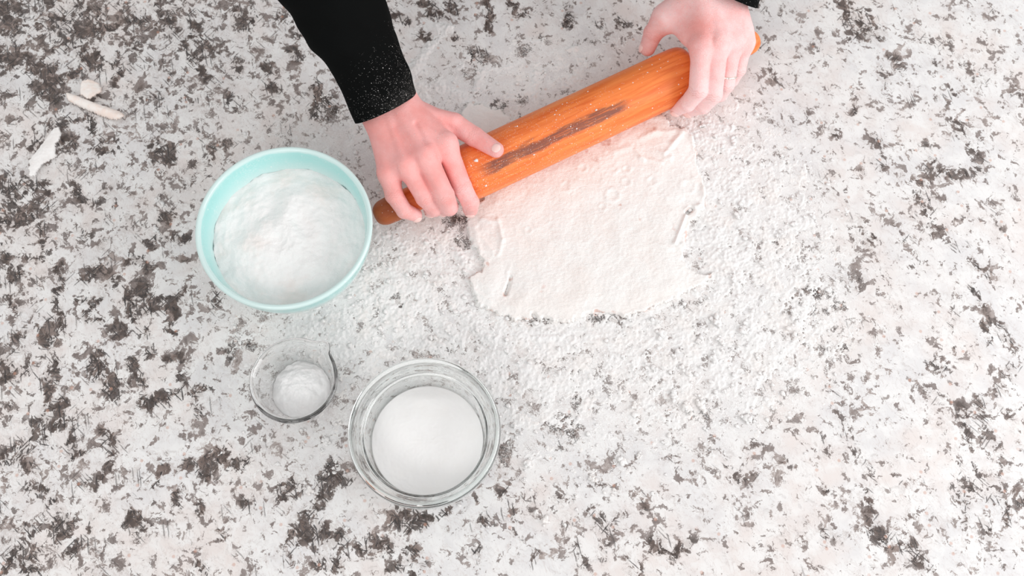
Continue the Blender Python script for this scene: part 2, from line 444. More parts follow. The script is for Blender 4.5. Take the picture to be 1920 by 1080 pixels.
# dark mineral clusters of the slab and shade painted along the dough edge (x0, y0, x1, y1, half width, strength) read off the photo
DARK = [
 (0,20,20,60,18,.9),(90,30,140,60,22,.8),(75,35,105,50,6,1),(110,85,190,55,16,.9),(190,55,255,38,6,1),(140,10,200,30,14,.6),
 (100,70,130,90,10,.9),(60,120,110,150,20,.9),(85,160,100,180,16,.9),(150,100,185,120,18,.9),(35,90,50,110,10,.8),(5,110,25,120,10,.9),
 (120,145,145,140,12,.8),(65,165,90,178,12,.9),(215,100,220,150,6,.9),(245,80,262,100,8,.7),(290,10,320,60,14,.8),(300,25,312,45,8,.9),
 (325,45,335,60,8,.9),(350,90,372,110,14,1),(360,45,380,90,14,.8),(372,105,362,112,5,1),(400,95,410,100,8,.6),(445,20,460,60,16,.7),
 (455,55,480,35,5,.8),(530,30,560,70,12,.6),(550,95,560,110,12,.9),(445,110,450,130,10,.9),(500,120,505,130,6,.9),(380,130,385,145,8,.9),
 (320,145,310,160,12,.6),(265,170,290,190,16,.6),(340,180,360,190,12,.6),(430,170,440,200,14,.6),(510,160,520,165,10,.8),
 (590,170,600,210,22,.8),(610,200,625,205,14,.7),(170,215,178,250,5,1),(105,230,130,225,16,.9),(120,270,140,265,14,.8),(65,270,85,290,12,.6),
 (185,280,220,270,16,.8),(290,280,310,300,20,.8),(305,265,320,280,10,.8),(370,250,380,260,12,.6),(400,280,420,270,20,.6),(390,295,395,310,10,.6),
 (0,345,20,360,16,1),(10,375,50,355,16,.9),(0,410,60,400,18,1),(10,405,30,420,10,1),(40,340,80,350,10,.7),(80,425,78,470,4,1),(140,350,150,370,10,.9),
 (150,370,180,380,12,.8),(150,425,165,440,12,.7),(70,395,90,370,12,.8),(5,470,30,510,14,.8),(30,485,90,480,8,.7),(110,500,112,540,4,1),
 (160,520,175,505,12,.8),(250,485,275,500,10,1),(280,460,290,450,10,.9),(305,405,320,410,12,.9),(320,445,345,450,12,.9),(200,500,215,530,14,.6),
 (265,530,280,540,10,.9),(345,480,350,490,6,.7),(200,360,215,390,14,.5),(360,310,375,300,10,.6),(350,350,380,335,10,.5),
 (105,540,112,610,6,1),(15,560,25,580,12,.6),(145,565,165,560,8,.7),(160,590,190,560,6,.9),(20,640,55,625,5,.8),(80,620,90,660,14,.8),
 (95,600,100,650,12,.7),(5,700,60,690,22,.6),(0,680,40,710,18,.6),(92,720,85,760,5,1),(105,680,100,720,14,.8),(235,545,250,590,6,1),(265,550,290,570,12,1),
 (300,560,295,580,10,.9),(320,560,318,625,6,1),(345,540,325,570,6,.9),(275,590,268,580,8,.9),(175,600,215,615,4,.9),(215,615,240,620,12,.9),
 (265,625,280,625,8,.8),(400,550,405,565,8,1),(280,660,275,665,8,.8),(180,670,190,710,14,.9),(185,685,215,735,16,.9),(245,675,255,685,10,1),
 (310,675,340,670,6,.8),(250,720,260,710,12,.6),(268,690,262,750,5,.8),(275,755,310,745,16,.9),(300,750,330,740,12,.9),(340,720,370,740,6,.9),
 (380,725,385,730,8,1),(330,705,350,715,6,.9),(425,660,450,650,10,.8),(435,670,440,660,6,.9),(475,640,470,650,6,.8),(365,770,370,775,6,.8),
 (95,780,85,830,14,.7),(70,790,65,830,14,.8),(110,760,120,790,16,.8),(125,850,140,800,4,1),(125,855,155,845,4,1),(195,810,210,845,12,.9),(205,870,195,890,6,.9),
 (10,860,50,840,16,.8),(35,850,55,880,10,.6),(380,880,410,850,16,1),(395,860,450,870,12,.9),(345,880,360,870,8,.7),(305,890,310,880,8,.8),
 (300,880,292,935,5,.8),(190,890,175,910,8,.9),(65,910,80,925,10,.9),(100,940,85,960,6,.8),(60,920,75,935,6,.8),(240,970,260,980,14,.9),(330,920,335,940,6,.8),
 (370,960,375,950,6,.8),(110,1000,120,980,20,.9),(50,1000,60,1050,20,.7),(100,985,120,1000,14,.8),(130,1040,150,1020,12,.8),(20,1060,60,1060,16,.9),(30,1030,40,1050,8,.8),
 (165,980,170,990,8,.7),(535,1060,545,1010,8,.7),(520,930,550,910,16,.7),(600,930,620,910,16,.7),(620,870,600,950,10,.8),(560,1000,620,1010,20,.8),(600,1050,630,1060,16,.8),
 (455,945,465,950,10,.7),(375,1060,380,1075,8,.9),(410,990,420,1000,8,.7),(575,965,580,975,10,.8),(740,970,800,975,16,.9),(690,1020,720,1030,14,.9),
 (645,1020,650,1040,14,.6),(770,1030,785,1050,14,.6),(740,1060,770,1070,14,.7),(825,960,835,955,8,.9),(860,945,900,930,12,.5),(905,970,915,975,10,.6),
 (890,1030,900,1045,10,.7),(945,920,960,960,14,.6),(945,860,960,840,14,.5),(640,890,645,900,10,.8),(985,940,990,960,10,.5),(960,1000,970,1010,10,.5),
 (1040,850,1070,830,22,.4),(1050,940,1060,970,18,.5),(1120,960,1140,1000,18,.6),(1150,970,1130,1050,10,.6),(1110,900,1140,920,12,.5),(1200,930,1210,945,10,.7),
 (1230,1020,1240,1040,14,.8),(1260,1040,1275,1020,12,.8),(1085,1020,1095,1060,8,.6),(1000,1060,1010,1040,10,.5),(1180,1060,1200,1070,12,.7),
 (1265,880,1260,860,10,.5),(1370,860,1380,900,12,.6),(1400,850,1410,900,14,.6),(1390,820,1420,840,14,.6),(1335,840,1345,820,10,.5),(1400,960,1410,975,6,.7),
 (1290,1030,1300,1020,10,.7),(1470,1010,1500,1000,14,.5),(1465,865,1480,875,6,.7),(1540,650,1550,665,8,.7),(1560,610,1555,625,4,.9),(1570,640,1610,670,4,.7),
 (1530,610,1540,590,8,.6),(1510,545,1520,580,14,.8),(1555,585,1580,570,8,.8),(1560,555,1600,545,6,.7),(1540,730,1560,720,14,.4),(1570,750,1580,790,12,.5),
 (1535,815,1540,825,8,.6),(1560,850,1580,870,12,.6),(1595,820,1605,850,14,.6),(1620,870,1640,900,12,.6),(1545,920,1550,925,6,.9),(1555,1010,1565,1000,10,.8),
 (1625,925,1635,1000,8,.8),(1640,1000,1680,1020,16,.8),(1650,1020,1700,1055,12,.6),(1700,1030,1720,1045,18,.9),(1725,1050,1740,1070,12,.6),(1665,870,1700,915,8,.6),
 (1690,940,1710,970,5,.6),(1570,1000,1600,995,10,.5),(1740,740,1765,745,14,.5),(1750,680,1770,690,14,.7),(1790,570,1788,660,4,.7),(1820,540,1900,650,5,.9),(1845,600,1855,645,5,.8),
 (1870,620,1880,610,10,.7),(1890,700,1900,690,12,.7),(1860,720,1880,730,12,.5),(1800,760,1830,880,10,.7),(1835,760,1860,830,14,.7),(1810,880,1800,920,14,.8),
 (1830,900,1870,940,16,.7),(1870,870,1885,910,14,.6),(1890,780,1900,800,12,.6),(1810,920,1812,970,8,.8),(1885,950,1890,980,10,.8),(1850,980,1855,1000,10,.8),(1870,1040,1900,1060,16,.6),
 (1910,920,1920,950,10,.7),(1765,800,1770,815,10,.5),
 (1575,0,1600,50,22,.8),(1620,30,1640,60,20,.9),(1600,60,1620,70,14,.8),(1560,20,1575,40,8,.6),(1530,85,1550,100,14,.5),(1430,80,1450,110,14,.6),(1440,120,1460,160,10,.6),
 (1485,115,1495,105,10,.5),(1460,15,1465,25,6,.6),(1420,5,1430,15,10,.6),(1670,100,1690,130,12,.7),(1650,130,1670,160,12,.6),(1700,160,1725,130,10,.5),(1705,190,1715,180,12,.5),
 (1725,70,1770,90,14,.5),(1770,60,1780,100,10,.6),(1755,110,1770,135,4,.8),(1780,160,1790,180,5,.8),(1800,110,1830,150,10,.6),(1840,130,1865,180,12,.5),(1900,165,1910,175,12,.6),
 (1860,20,1870,30,8,.6),(1770,180,1780,200,14,.5),(1790,230,1830,290,16,.7),(1735,275,1745,320,14,.7),(1720,345,1750,430,16,.8),(1740,330,1830,320,14,.7),(1750,400,1770,440,14,.7),
 (1815,325,1845,330,8,.8),(1600,210,1605,180,5,.8),(1560,240,1575,265,4,.8),(1505,200,1520,230,12,.5),(1480,225,1490,235,10,.5),(1640,260,1660,300,14,.6),(1640,300,1650,310,10,.8),
 (1600,420,1625,450,16,.7),(1635,440,1650,455,5,.9),(1680,420,1695,445,8,.6),(1470,290,1480,320,14,.5),(1575,250,1590,280,8,.4),(1605,320,1615,325,8,.7),(1580,355,1590,350,8,.6),
 (1785,460,1795,470,6,.8),(1820,490,1850,510,10,.7),(1795,410,1815,400,10,.6),(1870,420,1875,430,8,.6),(1860,370,1870,380,8,.5),(1570,520,1620,530,14,.6),(1640,480,1650,510,10,.5),
 (1710,380,1715,410,6,.5),(1700,500,1740,490,3,.7),(1510,530,1560,560,8,.8),
 (846,412,880,408,14,1),(895,400,902,398,8,1),(862,445,872,465,10,.8),(985,600,1020,602,6,.9),(1095,597,1160,597,7,1),(1480,560,1500,600,14,.9),(1500,620,1510,650,8,.7),(730,570,760,590,16,.8),(760,600,745,620,8,.7),(830,650,850,655,8,.7),(1040,800,1075,790,18,.8),(1075,690,1085,760,10,.7),(1450,450,1480,480,14,.6),(1380,300,1400,320,12,.6),(1310,760,1320,790,8,.7),(800,5,815,25,14,.9),(735,20,740,40,12,.6),(755,30,765,45,6,.9),(840,5,850,15,10,.8),(810,30,835,35,10,.6),(915,0,918,55,4,1),(960,10,970,25,10,.8),(980,20,985,30,8,.6),  # opens with dark pits by the fingers, then shade painted under the dough edge
 (1060,10,1070,20,8,.7),(1063,15,1065,50,5,.9),(1120,45,1125,50,8,.7),(1165,30,1170,45,12,.7),(1105,75,1110,80,10,.7),(790,65,810,70,8,.7),(850,70,855,75,8,.7),(890,100,905,110,14,.8),
 (985,85,990,95,8,.7),(930,195,940,200,12,.8),(1010,70,1015,75,8,.6),(1185,45,1200,60,6,.7),(750,90,755,60,8,.5),(1050,175,1060,170,6,.8),(975,190,985,190,8,.7),(880,130,890,140,10,.6),
]
# where flour lies: (x, y, rx, ry, value)
DUST = [
 (1120,430,330,200,1.2),(1300,480,200,210,.9),(1250,650,260,170,.52),(1000,650,190,130,.7),(780,560,200,120,.75),(650,620,150,110,.5),(560,650,160,130,.6),
 (900,460,150,110,1.0),(900,180,170,90,.5),(1000,120,150,110,.4),(1080,140,160,90,.4),(790,110,90,120,.3),(720,260,90,110,.7),(610,280,110,90,.5),(1400,300,130,150,.6),(1450,500,120,160,.5),
 (1400,700,170,140,.4),(1150,800,220,140,.36),(1000,800,130,130,.36),(620,780,170,120,.35),(1450,620,120,90,.45),(520,520,180,110,.3),(1320,210,110,60,.5),(360,240,150,50,.28),(480,230,130,70,.3),
 (250,230,120,60,.25),(200,320,90,50,.22),(430,330,90,70,.25),(330,400,120,60,.2),(560,900,200,90,.22),(900,1000,250,100,.12),(1600,600,110,130,.2),(1500,380,90,110,.2),(1150,60,120,50,.35),(700,1000,120,60,.15),
 (858,412,26,14,-1.2),(897,402,14,9,-1.1),(868,453,16,22,-1.0),(1005,600,26,7,-.9),(1125,597,40,8,-1.2),(960,600,20,8,-.7),(1290,575,40,14,-.35),(740,580,30,25,-.35),(830,650,30,20,-.3),(1090,800,60,60,-.2),(1330,480,60,80,.25),  # negative spots bare the stone, also where the dough-edge shade is painted
]

def table_px(X, Y):
    """photo pixel of table points (z=0), for laying out the stone pattern"""
    dx = X - CAM[0]; dy = Y - CAM[1]; dz = -CAM[2]
    u = dx; v = dy * UPV[1] + dz * UPV[2]; wz = dy * FWD[1] + dz * FWD[2]
    return 960 + F * u / wz, 540 - F * v / wz

def dark_field(X, Y):
    PX, PY = table_px(X, Y)
    side = np.clip((760 - PX) / 760, 0, 1)
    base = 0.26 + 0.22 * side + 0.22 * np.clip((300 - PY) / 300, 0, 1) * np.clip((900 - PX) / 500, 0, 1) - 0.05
    WX = X + 0.006 * fbm(X * 60, Y * 60, 3, 61); WY = Y + 0.006 * fbm(X * 60, Y * 60, 3, 67)
    D = np.zeros_like(X)
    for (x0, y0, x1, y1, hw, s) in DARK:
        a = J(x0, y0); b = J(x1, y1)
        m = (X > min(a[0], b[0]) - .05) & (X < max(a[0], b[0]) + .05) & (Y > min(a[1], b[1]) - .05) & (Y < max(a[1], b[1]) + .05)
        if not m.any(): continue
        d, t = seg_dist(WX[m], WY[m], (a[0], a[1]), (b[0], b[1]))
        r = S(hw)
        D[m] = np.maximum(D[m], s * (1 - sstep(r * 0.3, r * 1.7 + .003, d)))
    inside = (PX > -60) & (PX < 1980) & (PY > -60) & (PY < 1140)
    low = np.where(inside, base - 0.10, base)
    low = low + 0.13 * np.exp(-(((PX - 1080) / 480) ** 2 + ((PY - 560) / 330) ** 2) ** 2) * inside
    rightfade = 1 - 0.28 * np.clip((PX - 900) / 500, 0, 1)  # weakens minerals to the right, standing in for window glare
    return np.clip(np.maximum(low, D * rightfade), 0, 1)

def dust_field(X, Y):
    v = np.zeros_like(X)
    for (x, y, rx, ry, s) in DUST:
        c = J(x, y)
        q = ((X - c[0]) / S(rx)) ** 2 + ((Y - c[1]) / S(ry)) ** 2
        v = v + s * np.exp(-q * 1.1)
    v = v + 0.12 * fbm(X * 40, Y * 40, 3, 5) * np.clip(v * 3, 0, 1)
    return np.clip(v, 0, 1.6)

# ------------------------------------------------------------------ countertop
def build_counter():
    xs = np.concatenate([np.linspace(-1.3, -0.66, 12)[:-1], np.arange(-0.66, 0.6601, 0.0035), np.linspace(0.66, 1.3, 12)[1:]])
    ys = np.concatenate([np.linspace(-0.75, -0.34, 8)[:-1], np.arange(-0.34, 0.4101, 0.0035), np.linspace(0.41, 0.60, 6)[1:]])
    X, Y = np.meshgrid(xs, ys)
    nx, ny = len(xs), len(ys)
    top = np.stack([X.ravel(), Y.ravel(), np.zeros(nx * ny)], 1)
    idx = np.arange(nx * ny).reshape(ny, nx)
    q = np.stack([idx[:-1, :-1], idx[:-1, 1:], idx[1:, 1:], idx[1:, :-1]], -1).reshape(-1, 4)
    # rounded edge and sides
    ring = list(idx[0, :]) + list(idx[1:, -1]) + list(idx[-1, -2::-1]) + list(idx[-2:0:-1, 0])
    base = len(top); rv = []
    cx, cy = 0.0, -0.075
    for off, z in ((0.004, -0.0015), (0.006, -0.006), (0.006, -0.03)):
        for i in ring:
            p = top[i]; sx = off if p[0] > 1.29 else (-off if p[0] < -1.29 else 0)
            sy = off if p[1] > 0.599 else (-off if p[1] < -0.749 else 0)
            rv.append((p[0] + sx, p[1] + sy, z))
    n = len(ring); side = []
    for k in range(3):
        a0 = np.array(ring) if k == 0 else base + (k - 1) * n + np.arange(n)
        a1 = base + k * n + np.arange(n)
        side.append(np.stack([a0, a1, np.roll(a1, -1), np.roll(a0, -1)], 1))
    V = np.concatenate([top, np.array(rv)])
    cidx = len(V)
    F4 = np.concatenate([q] + side)
    bot = base + 2 * n + np.arange(n)
    V = np.concatenate([V, np.array([[cx, cy, -0.03]])])
    tri = np.stack([bot, np.full(n, cidx), np.full(n, cidx), np.roll(bot, -1)], 1)
    # underside as a fan of triangles
    faces = [tuple(f) for f in F4.tolist()] + [(int(a), cidx, int(b)) for a, b in zip(bot, np.roll(bot, -1))]
    o = mesh_obj('granite_countertop', V, faces, M_granite)
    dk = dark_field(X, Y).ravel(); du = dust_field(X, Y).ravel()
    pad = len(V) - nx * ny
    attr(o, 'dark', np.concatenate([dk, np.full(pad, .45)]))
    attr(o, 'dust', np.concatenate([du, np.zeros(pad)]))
    tag(o, 'white granite countertop flecked with brown and black, dusted with flour', 'countertop')
build_counter()

# ------------------------------------------------------------------ dough outline
OUT = [(878,520),(884,545),(893,572),(922,584),(965,601),(1003,597),(1033,603),(1067,605),(1100,598),(1122,590),(1161,594),(1203,586),(1237,573),(1271,558),
       (1295,543),(1331,528),(1337,510),(1305,514),(1282,490),(1290,440),(1300,410),(1322,394),(1324,352),(1310,310),(1304,270),(1290,240),(1262,236),(1235,205),(1130,230),
       (1000,255),(965,228),(940,208),(905,195),(876,192),(862,215),(880,260),(915,330),(905,372),(880,398),(874,425),(884,455),(905,490),(900,508)]
OUTW = np.array([J(x, y, .003)[:2] for x, y in OUT])

def poly_sd(X, Y, P):
    d = np.full(X.shape, 1e9); ins = np.zeros(X.shape, bool)
    n = len(P)
    for i in range(n):
        a = P[i]; b = P[(i + 1) % n]
        dd, _ = seg_dist(X, Y, a, b)
        d = np.minimum(d, dd)
        c = ((a[1] > Y) != (b[1] > Y)) & (X < (b[0] - a[0]) * (Y - a[1]) / (b[1] - a[1] + 1e-15) + a[0])
        ins ^= c
    return np.where(ins, d, -d)

PIN_Z = 0.0362
PIN_R = 0.0308
PA = J(702, 407, PIN_Z); PB = J(1421, 71, PIN_Z)
PAX = (PB - PA) / np.linalg.norm(PB - PA); PLEN = np.linalg.norm(PB - PA)

def strokes_h(X, Y, lst):
    H = np.zeros_like(X)
    for (x0, y0, x1, y1, hw, h) in lst:
        a = J(x0, y0); b = J(x1, y1)
        r = S(hw)
        m = (X > min(a[0], b[0]) - 3 * r) & (X < max(a[0], b[0]) + 3 * r) & (Y > min(a[1], b[1]) - 3 * r) & (Y < max(a[1], b[1]) + 3 * r)
        if not m.any(): continue
        d, t = seg_dist(X[m], Y[m], (a[0], a[1]), (b[0], b[1]))
        H[m] += h * np.exp(-(d / r) ** 2 * 1.3)
    return H

def build_dough():
    step = 0.0011
    x0, y0 = OUTW.min(0) - .006; x1, y1 = OUTW.max(0) + .006
    xs = np.arange(x0, x1, step); ys = np.arange(y0, y1, step)
    X, Y = np.meshgrid(xs, ys)
    sd = poly_sd(X, Y, OUTW)
    sd = sd + 0.0028 * fbm(X * 90, Y * 90, 3, 2) + 0.0012 * fbm(X * 400, Y * 400, 2, 8)
    # tears: slit at lower left and small gaps along the lower edge
    for (a0, b0, a1, b1, hw) in [(957,520,955,530,.7),(955,530,948,551,1.9),(1098,592,1108,590,4),(1118,586,1160,592,3.5),(1000,590,1004,596,3),(907,577,909,582,3),(1289,398,1296,392,3),
                                 (1080,596,1095,598,2.5),(1020,596,1030,600,2.5)]:
        a = J(a0, b0, .004); b = J(a1, b1, .004)
        d, _ = seg_dist(X, Y, a[:2], b[:2])
        sd = np.minimum(sd, d - S(hw))
    H = 0.0042 * sstep(-0.0003, 0.0022, sd) + 0.0012 * sstep(0.002, 0.02, sd)
    H += 0.0007 * fbm(X * 45, Y * 45, 4, 3) * sstep(0, .004, sd) + 0.00025 * fbm(X * 300, Y * 300, 3, 4) * sstep(0, .003, sd)
    folds = [(1289,395,1264,460,3,.0035),(1262,460,1275,470,4,.0015),(1276,255,1262,272,6,.003),(1262,272,1248,290,5,.002),(1276,250,1296,262,6,.004),(1296,262,1302,275,6,.003),
             (1300,340,1318,352,7,.0025),(1318,352,1318,375,6,.002),(1200,300,1240,310,5,.0018),(1190,285,1205,305,5,.002),(1240,290,1255,300,6,.002),(1080,300,1110,320,4,.001),
             (934,415,942,455,4,.0025),(942,455,935,480,5,.002),(905,415,930,420,6,.0018),(890,430,900,470,7,.002),(955,505,950,520,4,.001),(888,545,920,568,4,.0012),(905,450,925,478,5,.0012),
             (1278,460,1290,470,4,.002),(1285,395,1310,388,4,.002),(1310,388,1322,395,3,.002),(1260,470,1230,460,4,.001),(880,200,960,232,9,.0012),(1150,330,1160,322,4,.0012),
             (1200,265,1230,250,7,.0022),(1225,255,1270,248,6,.0018),(1150,290,1180,280,6,.0015),(1210,225,1260,225,8,.0015)]
    H += 0.7 * strokes_h(X, Y, folds) * sstep(0, .003, sd)
    for (cx, cy, r, h) in [(1148,366,13,.0014),(1174,342,9,.001),(1092,315,9,.001),(1130,388,7,.0009),(1222,340,10,.0008),(1252,292,8,.0012),(1175,318,8,.001),(1290,350,14,.0012),(990,432,7,.0008),(1060,350,10,.0007)]:
        c = J(cx, cy, .005); d = np.hypot(X - c[0], Y - c[1]) / S(r)
        H += 0.55 * h * (np.exp(-((d - 1) * 3.2) ** 2) - 0.7 * np.exp(-(d * 1.8) ** 2))
    raw = (1 - sstep(0.0005, 0.0045, sd)) * np.clip(.45 + .75 * fbm(X * 35, Y * 35, 2, 91), .1, 1)
    for (cx, cy, r) in [(1115,300,14),(1138,268,22),(1226,243,9),(914,494,8),(1200,412,7),(1163,385,6),(957,522,6),(1300,395,8),(1330,512,7),(930,480,6),(1100,285,10),(955,235,14)]:
        c = J(cx, cy, .005); d = np.hypot(X - c[0], Y - c[1]) / S(r)
        raw = np.maximum(raw, 0.85 * np.exp(-d ** 2))
    # the pin presses the sheet flat beneath itself
    ax = X - PA[0]; ay = Y - PA[1]
    n2 = np.array([-PAX[1], PAX[0]]); off = np.abs(ax * n2[0] + ay * n2[1])
    lim = PIN_Z - np.sqrt(np.clip(PIN_R ** 2 - off ** 2, 0, None)) - 0.0004
    H = np.where(off < PIN_R * 0.95, np.minimum(H, lim), H)
    H = np.maximum(H, 0.0)
    keep = sd > -0.0006
    idx = -np.ones(X.shape, int)
    fq = keep[:-1, :-1] & keep[:-1, 1:] & keep[1:, 1:] & keep[1:, :-1]
    use = np.zeros(X.shape, bool)
    use[:-1, :-1] |= fq; use[:-1, 1:] |= fq; use[1:, 1:] |= fq; use[1:, :-1] |= fq
    idx[use] = np.arange(use.sum())
    Q = np.stack([idx[:-1, :-1][fq], idx[:-1, 1:][fq], idx[1:, 1:][fq], idx[1:, :-1][fq]], 1)
    V = np.stack([X[use], Y[use], H[use] + 0.0006], 1)
    nfull = len(V)
    # thin underside so the sheet is a solid
    V2 = V.copy(); V2[:, 2] = 0.0003
    Q2 = Q[:, ::-1] + nfull
    e = {}
    for a, b in ((0, 1), (1, 2), (2, 3), (3, 0)):
        for p, r in zip(Q[:, a].tolist(), Q[:, b].tolist()):
            if (r, p) in e: del e[(r, p)]
            else: e[(p, r)] = 1
    sides = np.array([(p, p + nfull, r + nfull, r) for p, r in e], int)
    o = mesh_obj('dough_sheet', np.concatenate([V, V2]), np.concatenate([Q, Q2, sides]), M_dough)
    attr(o, 'raw', np.concatenate([raw[use], np.full(nfull, .25)]))
    tag(o, 'rolled sheet of pale floury dough with ragged edges under the rolling pin', 'dough')
build_dough()

# ------------------------------------------------------------------ flour on the counter
BOWLC = J(533, 425, .085); SMALLC = J(551, 713, .043); BIGC = J(795, 808, .064)
def build_flour():
    step = 0.00105
    a = J(500, 0); b = J(1640, 1000)
    xs = np.arange(-0.30, 0.40, step); ys = np.arange(-0.235, 0.34, step)
    X, Y = np.meshgrid(xs, ys)
    du = dust_field(X, Y)
    # calmer layer: reduce strength where only a film lies
    n = fbm(X * 55, Y * 55, 4, 11); f = fbm(X * 260, Y * 260, 4, 17, 0.6)
    rid = 1 - np.abs(fbm(X * 120 + Y * 60, Y * 120, 3, 23)) * 2
    H = 0.00095 * ((np.minimum(du, 1.25) * 1.35 - 1.66) + 1.0 * n + 0.72 * f + 0.35 * fbm(X * 520, Y * 520, 2, 19) + 0.1 * rid)
    SM = [(842,54,800,95,13,.0017),(800,95,764,145,16,.0016),(780,120,770,130,12,.001),(818,48,845,52,7,.002),(1118,6,1128,20,5,.002),(1105,4,1118,6,5,.002),(1078,90,1086,118,5,.0022),
          (1003,135,1003,180,6,.0022),(1070,92,1080,90,7,.0016),(905,135,890,170,8,.0016),(880,110,870,100,7,.0012),(820,160,860,180,12,.0018),(790,165,800,190,10,.0016),(860,128,866,124,6,.0016),
          (1095,110,1100,120,5,.0014),(1140,120,1160,135,7,.0014),(1060,140,1090,150,7,.0012),(1120,30,1124,45,4,.0016),(1150,15,1200,5,5,.0015),(700,420,760,470,12,.0012),(700,560,760,600,14,.0013),
          (860,470,875,500,10,.0016),(870,400,850,430,12,.001),(640,530,700,470,10,.001),(1330,420,1380,520,20,.0013),(1350,280,1300,250,12,.0012),(1330,230,1370,240,10,.0012),(1350,330,1400,380,18,.0008),
          (1000,625,1080,640,14,.0009),(880,600,930,640,16,.0011),(900,680,940,700,14,.0009),(780,640,840,650,14,.0011)]
    sm = strokes_h(X, Y, SM)
    H += sm * (1 + 0.3 * f)
    # scraped bare patch beside the fingers
    for (cx, cy, r, h) in [(868,452,16,.0035),(850,410,26,.003),(866,435,9,.004),(905,400,10,.003),(1290,570,30,.0008)]:
        c = J(cx, cy); d = np.hypot(X - c[0], Y - c[1]) / S(r)
        H -= h * np.exp(-d ** 2 * 1.2) * (0.7 + 0.5 * n)
    # no flour stands inside the feet of the bowls
    for c, r in ((BOWLC, .05), (SMALLC, .026), (BIGC, .052)):
        d = np.hypot(X - c[0], Y - c[1]); H = np.where(d < r, -0.001, H)
    # keep clear of the pin and fingers
    n2 = np.array([-PAX[1], PAX[0]]); off = np.abs((X - PA[0]) * n2[0] + (Y - PA[1]) * n2[1])
    H = np.minimum(H, np.where(off < .03, 0.0018, 1))
    H = np.minimum(H, 0.0045)
    Z = H + 0.0002
    keep = Z > -0.0004
    fq = (keep[:-1, :-1] | keep[:-1, 1:] | keep[1:, 1:] | keep[1:, :-1])
    use = np.zeros(X.shape, bool)
    use[:-1, :-1] |= fq; use[:-1, 1:] |= fq; use[1:, 1:] |= fq; use[1:, :-1] |= fq
    idx = -np.ones(X.shape, int); idx[use] = np.arange(use.sum())
    Q = np.stack([idx[:-1, :-1][fq], idx[:-1, 1:][fq], idx[1:, 1:][fq], idx[1:, :-1][fq]], 1)
    Zc = np.maximum(Z, -0.0012)
    V = np.stack([X[use], Y[use], Zc[use]], 1)
    o = mesh_obj('scattered_flour', V, Q, M_flour)
    tag(o, 'loose white flour strewn over the countertop around the dough and bowls', 'flour', kind='stuff')
    print('flour quads', len(Q))
    # lumps
    bm = bmesh.new(); rnd = random.Random(4)
    ico = bmesh.new(); bmesh.ops.create_icosphere(ico, subdivisions=2, radius=1)
    base = [v.co.copy() for v in ico.verts]; fcs = [[v.index for v in f.verts] for f in ico.faces]
    def lump(p, r, el=1.0, ang=0.0, flat=0.4):
        ph = rnd.random() * 50
        vs = []
        for c in base:
            k = 1 + 0.22 * math.sin(c.x * 3 + ph) * math.cos(c.y * 4 + ph) + 0.14 * math.sin(c.z * 5 + c.x * 6 + ph) + 0.07 * math.sin(c.y * 11 + ph * 2)
            x, y, z = c.x * r * k * el, c.y * r * k, c.z * r * k * flat
            vs.append(bm.verts.new((p[0] + x * math.cos(ang) - y * math.sin(ang), p[1] + x * math.sin(ang) + y * math.cos(ang), p[2] + z)))
        for f in fcs: bm.faces.new([vs[i] for i in f])
    big = [(1395,620,11,1.5),(1345,605,12,1.3),(1262,742,9,1.4),(1315,762,10,1.7),(1290,765,10,1.5),(1400,785,11,1.2),(1190,762,8,1.3),(1490,592,10,1.8),(1238,625,10,1.2),(1168,865,9,1.3),
           (1022,975,9,1.2),(990,868,9,1.1),(1110,898,8,1.2),(1290,700,8,1.6),(1340,675,8,1.4),(1420,670,6,1.2),(1005,960,5,1),(963,798,8,1.1),(1198,855,6,1),(1125,702,5,1),(1145,745,5,1),
           (1168,668,6,1.2),(1390,740,5,1),(612,826,9,1.1),(580,920,8,1.1),(650,990,5,1),(293,375,5,1.3),(320,445,3,1),(305,382,6,1.2),(292,430,7,1.6),(1375,520,9,1.3),(1430,560,7,1.2),
           (1352,640,8,1.4),(1310,640,7,1.2),(1225,690,7,1.3),(1265,670,6,1.2),(605,845,5,1),(1375,265,9,1.1),(1395,300,6,1),(1340,300,7,1.3),(520,870,5,1),(985,900,5,1),(893,1022,4,1),
           (1060,985,4,1),(1245,830,5,1),(1080,930,4,1),(905,760,6,1.3),(925,620,6,1.3),(950,660,6,1.2),(700,640,6,1.3)]
    for (x, y, r, el) in big:
        p = J(x, y); an = -0.9 + rnd.uniform(-.3, .3)
        lump((p[0], p[1], S(r) * .25), S(r) * .62, el, an)
        for q in range(9):
            t = rnd.uniform(-1, 1) * el * .75; u = rnd.uniform(-.65, .65)
            lump((p[0] + S(r) * (t * math.cos(an) - u * math.sin(an)), p[1] + S(r) * (t * math.sin(an) + u * math.cos(an)), S(r) * rnd.uniform(.08, .42)), S(r) * rnd.uniform(.16, .42), rnd.uniform(1, 1.4), rnd.uniform(-2, 2), .7)
    cnt = 0
    while cnt < 1300:
        x = rnd.uniform(150, 1620); y = rnd.uniform(0, 1060)
        p = J(x, y)
        d = float(dust_field(np.array([[p[0]]]), np.array([[p[1]]]))[0, 0])
        if rnd.random() > min(1, d * 0.9 - 0.05): continue
        if any(math.hypot(p[0] - c[0], p[1] - c[1]) < r for c, r in ((BOWLC, .06), (SMALLC, .03), (BIGC, .056))): continue
        o2 = abs((p[0] - PA[0]) * -PAX[1] + (p[1] - PA[1]) * PAX[0])
        if o2 < .03: continue
        r = S(rnd.choice([1, 1.2, 1.4, 1.6, 1.6, 2, 2, 2.4, 3, 4]) * (1.0 if d > .5 else .7))
        zb = 0.0003 + (0.0008 if d > .9 else 0)
        lump((p[0], p[1], zb + r * .3), r, rnd.uniform(1, 1.5), rnd.uniform(-1.4, -.2))
        cnt += 1
    me = bpy.data.meshes.new('flour_lumps'); bm.to_mesh(me); bm.free(); ico.free()
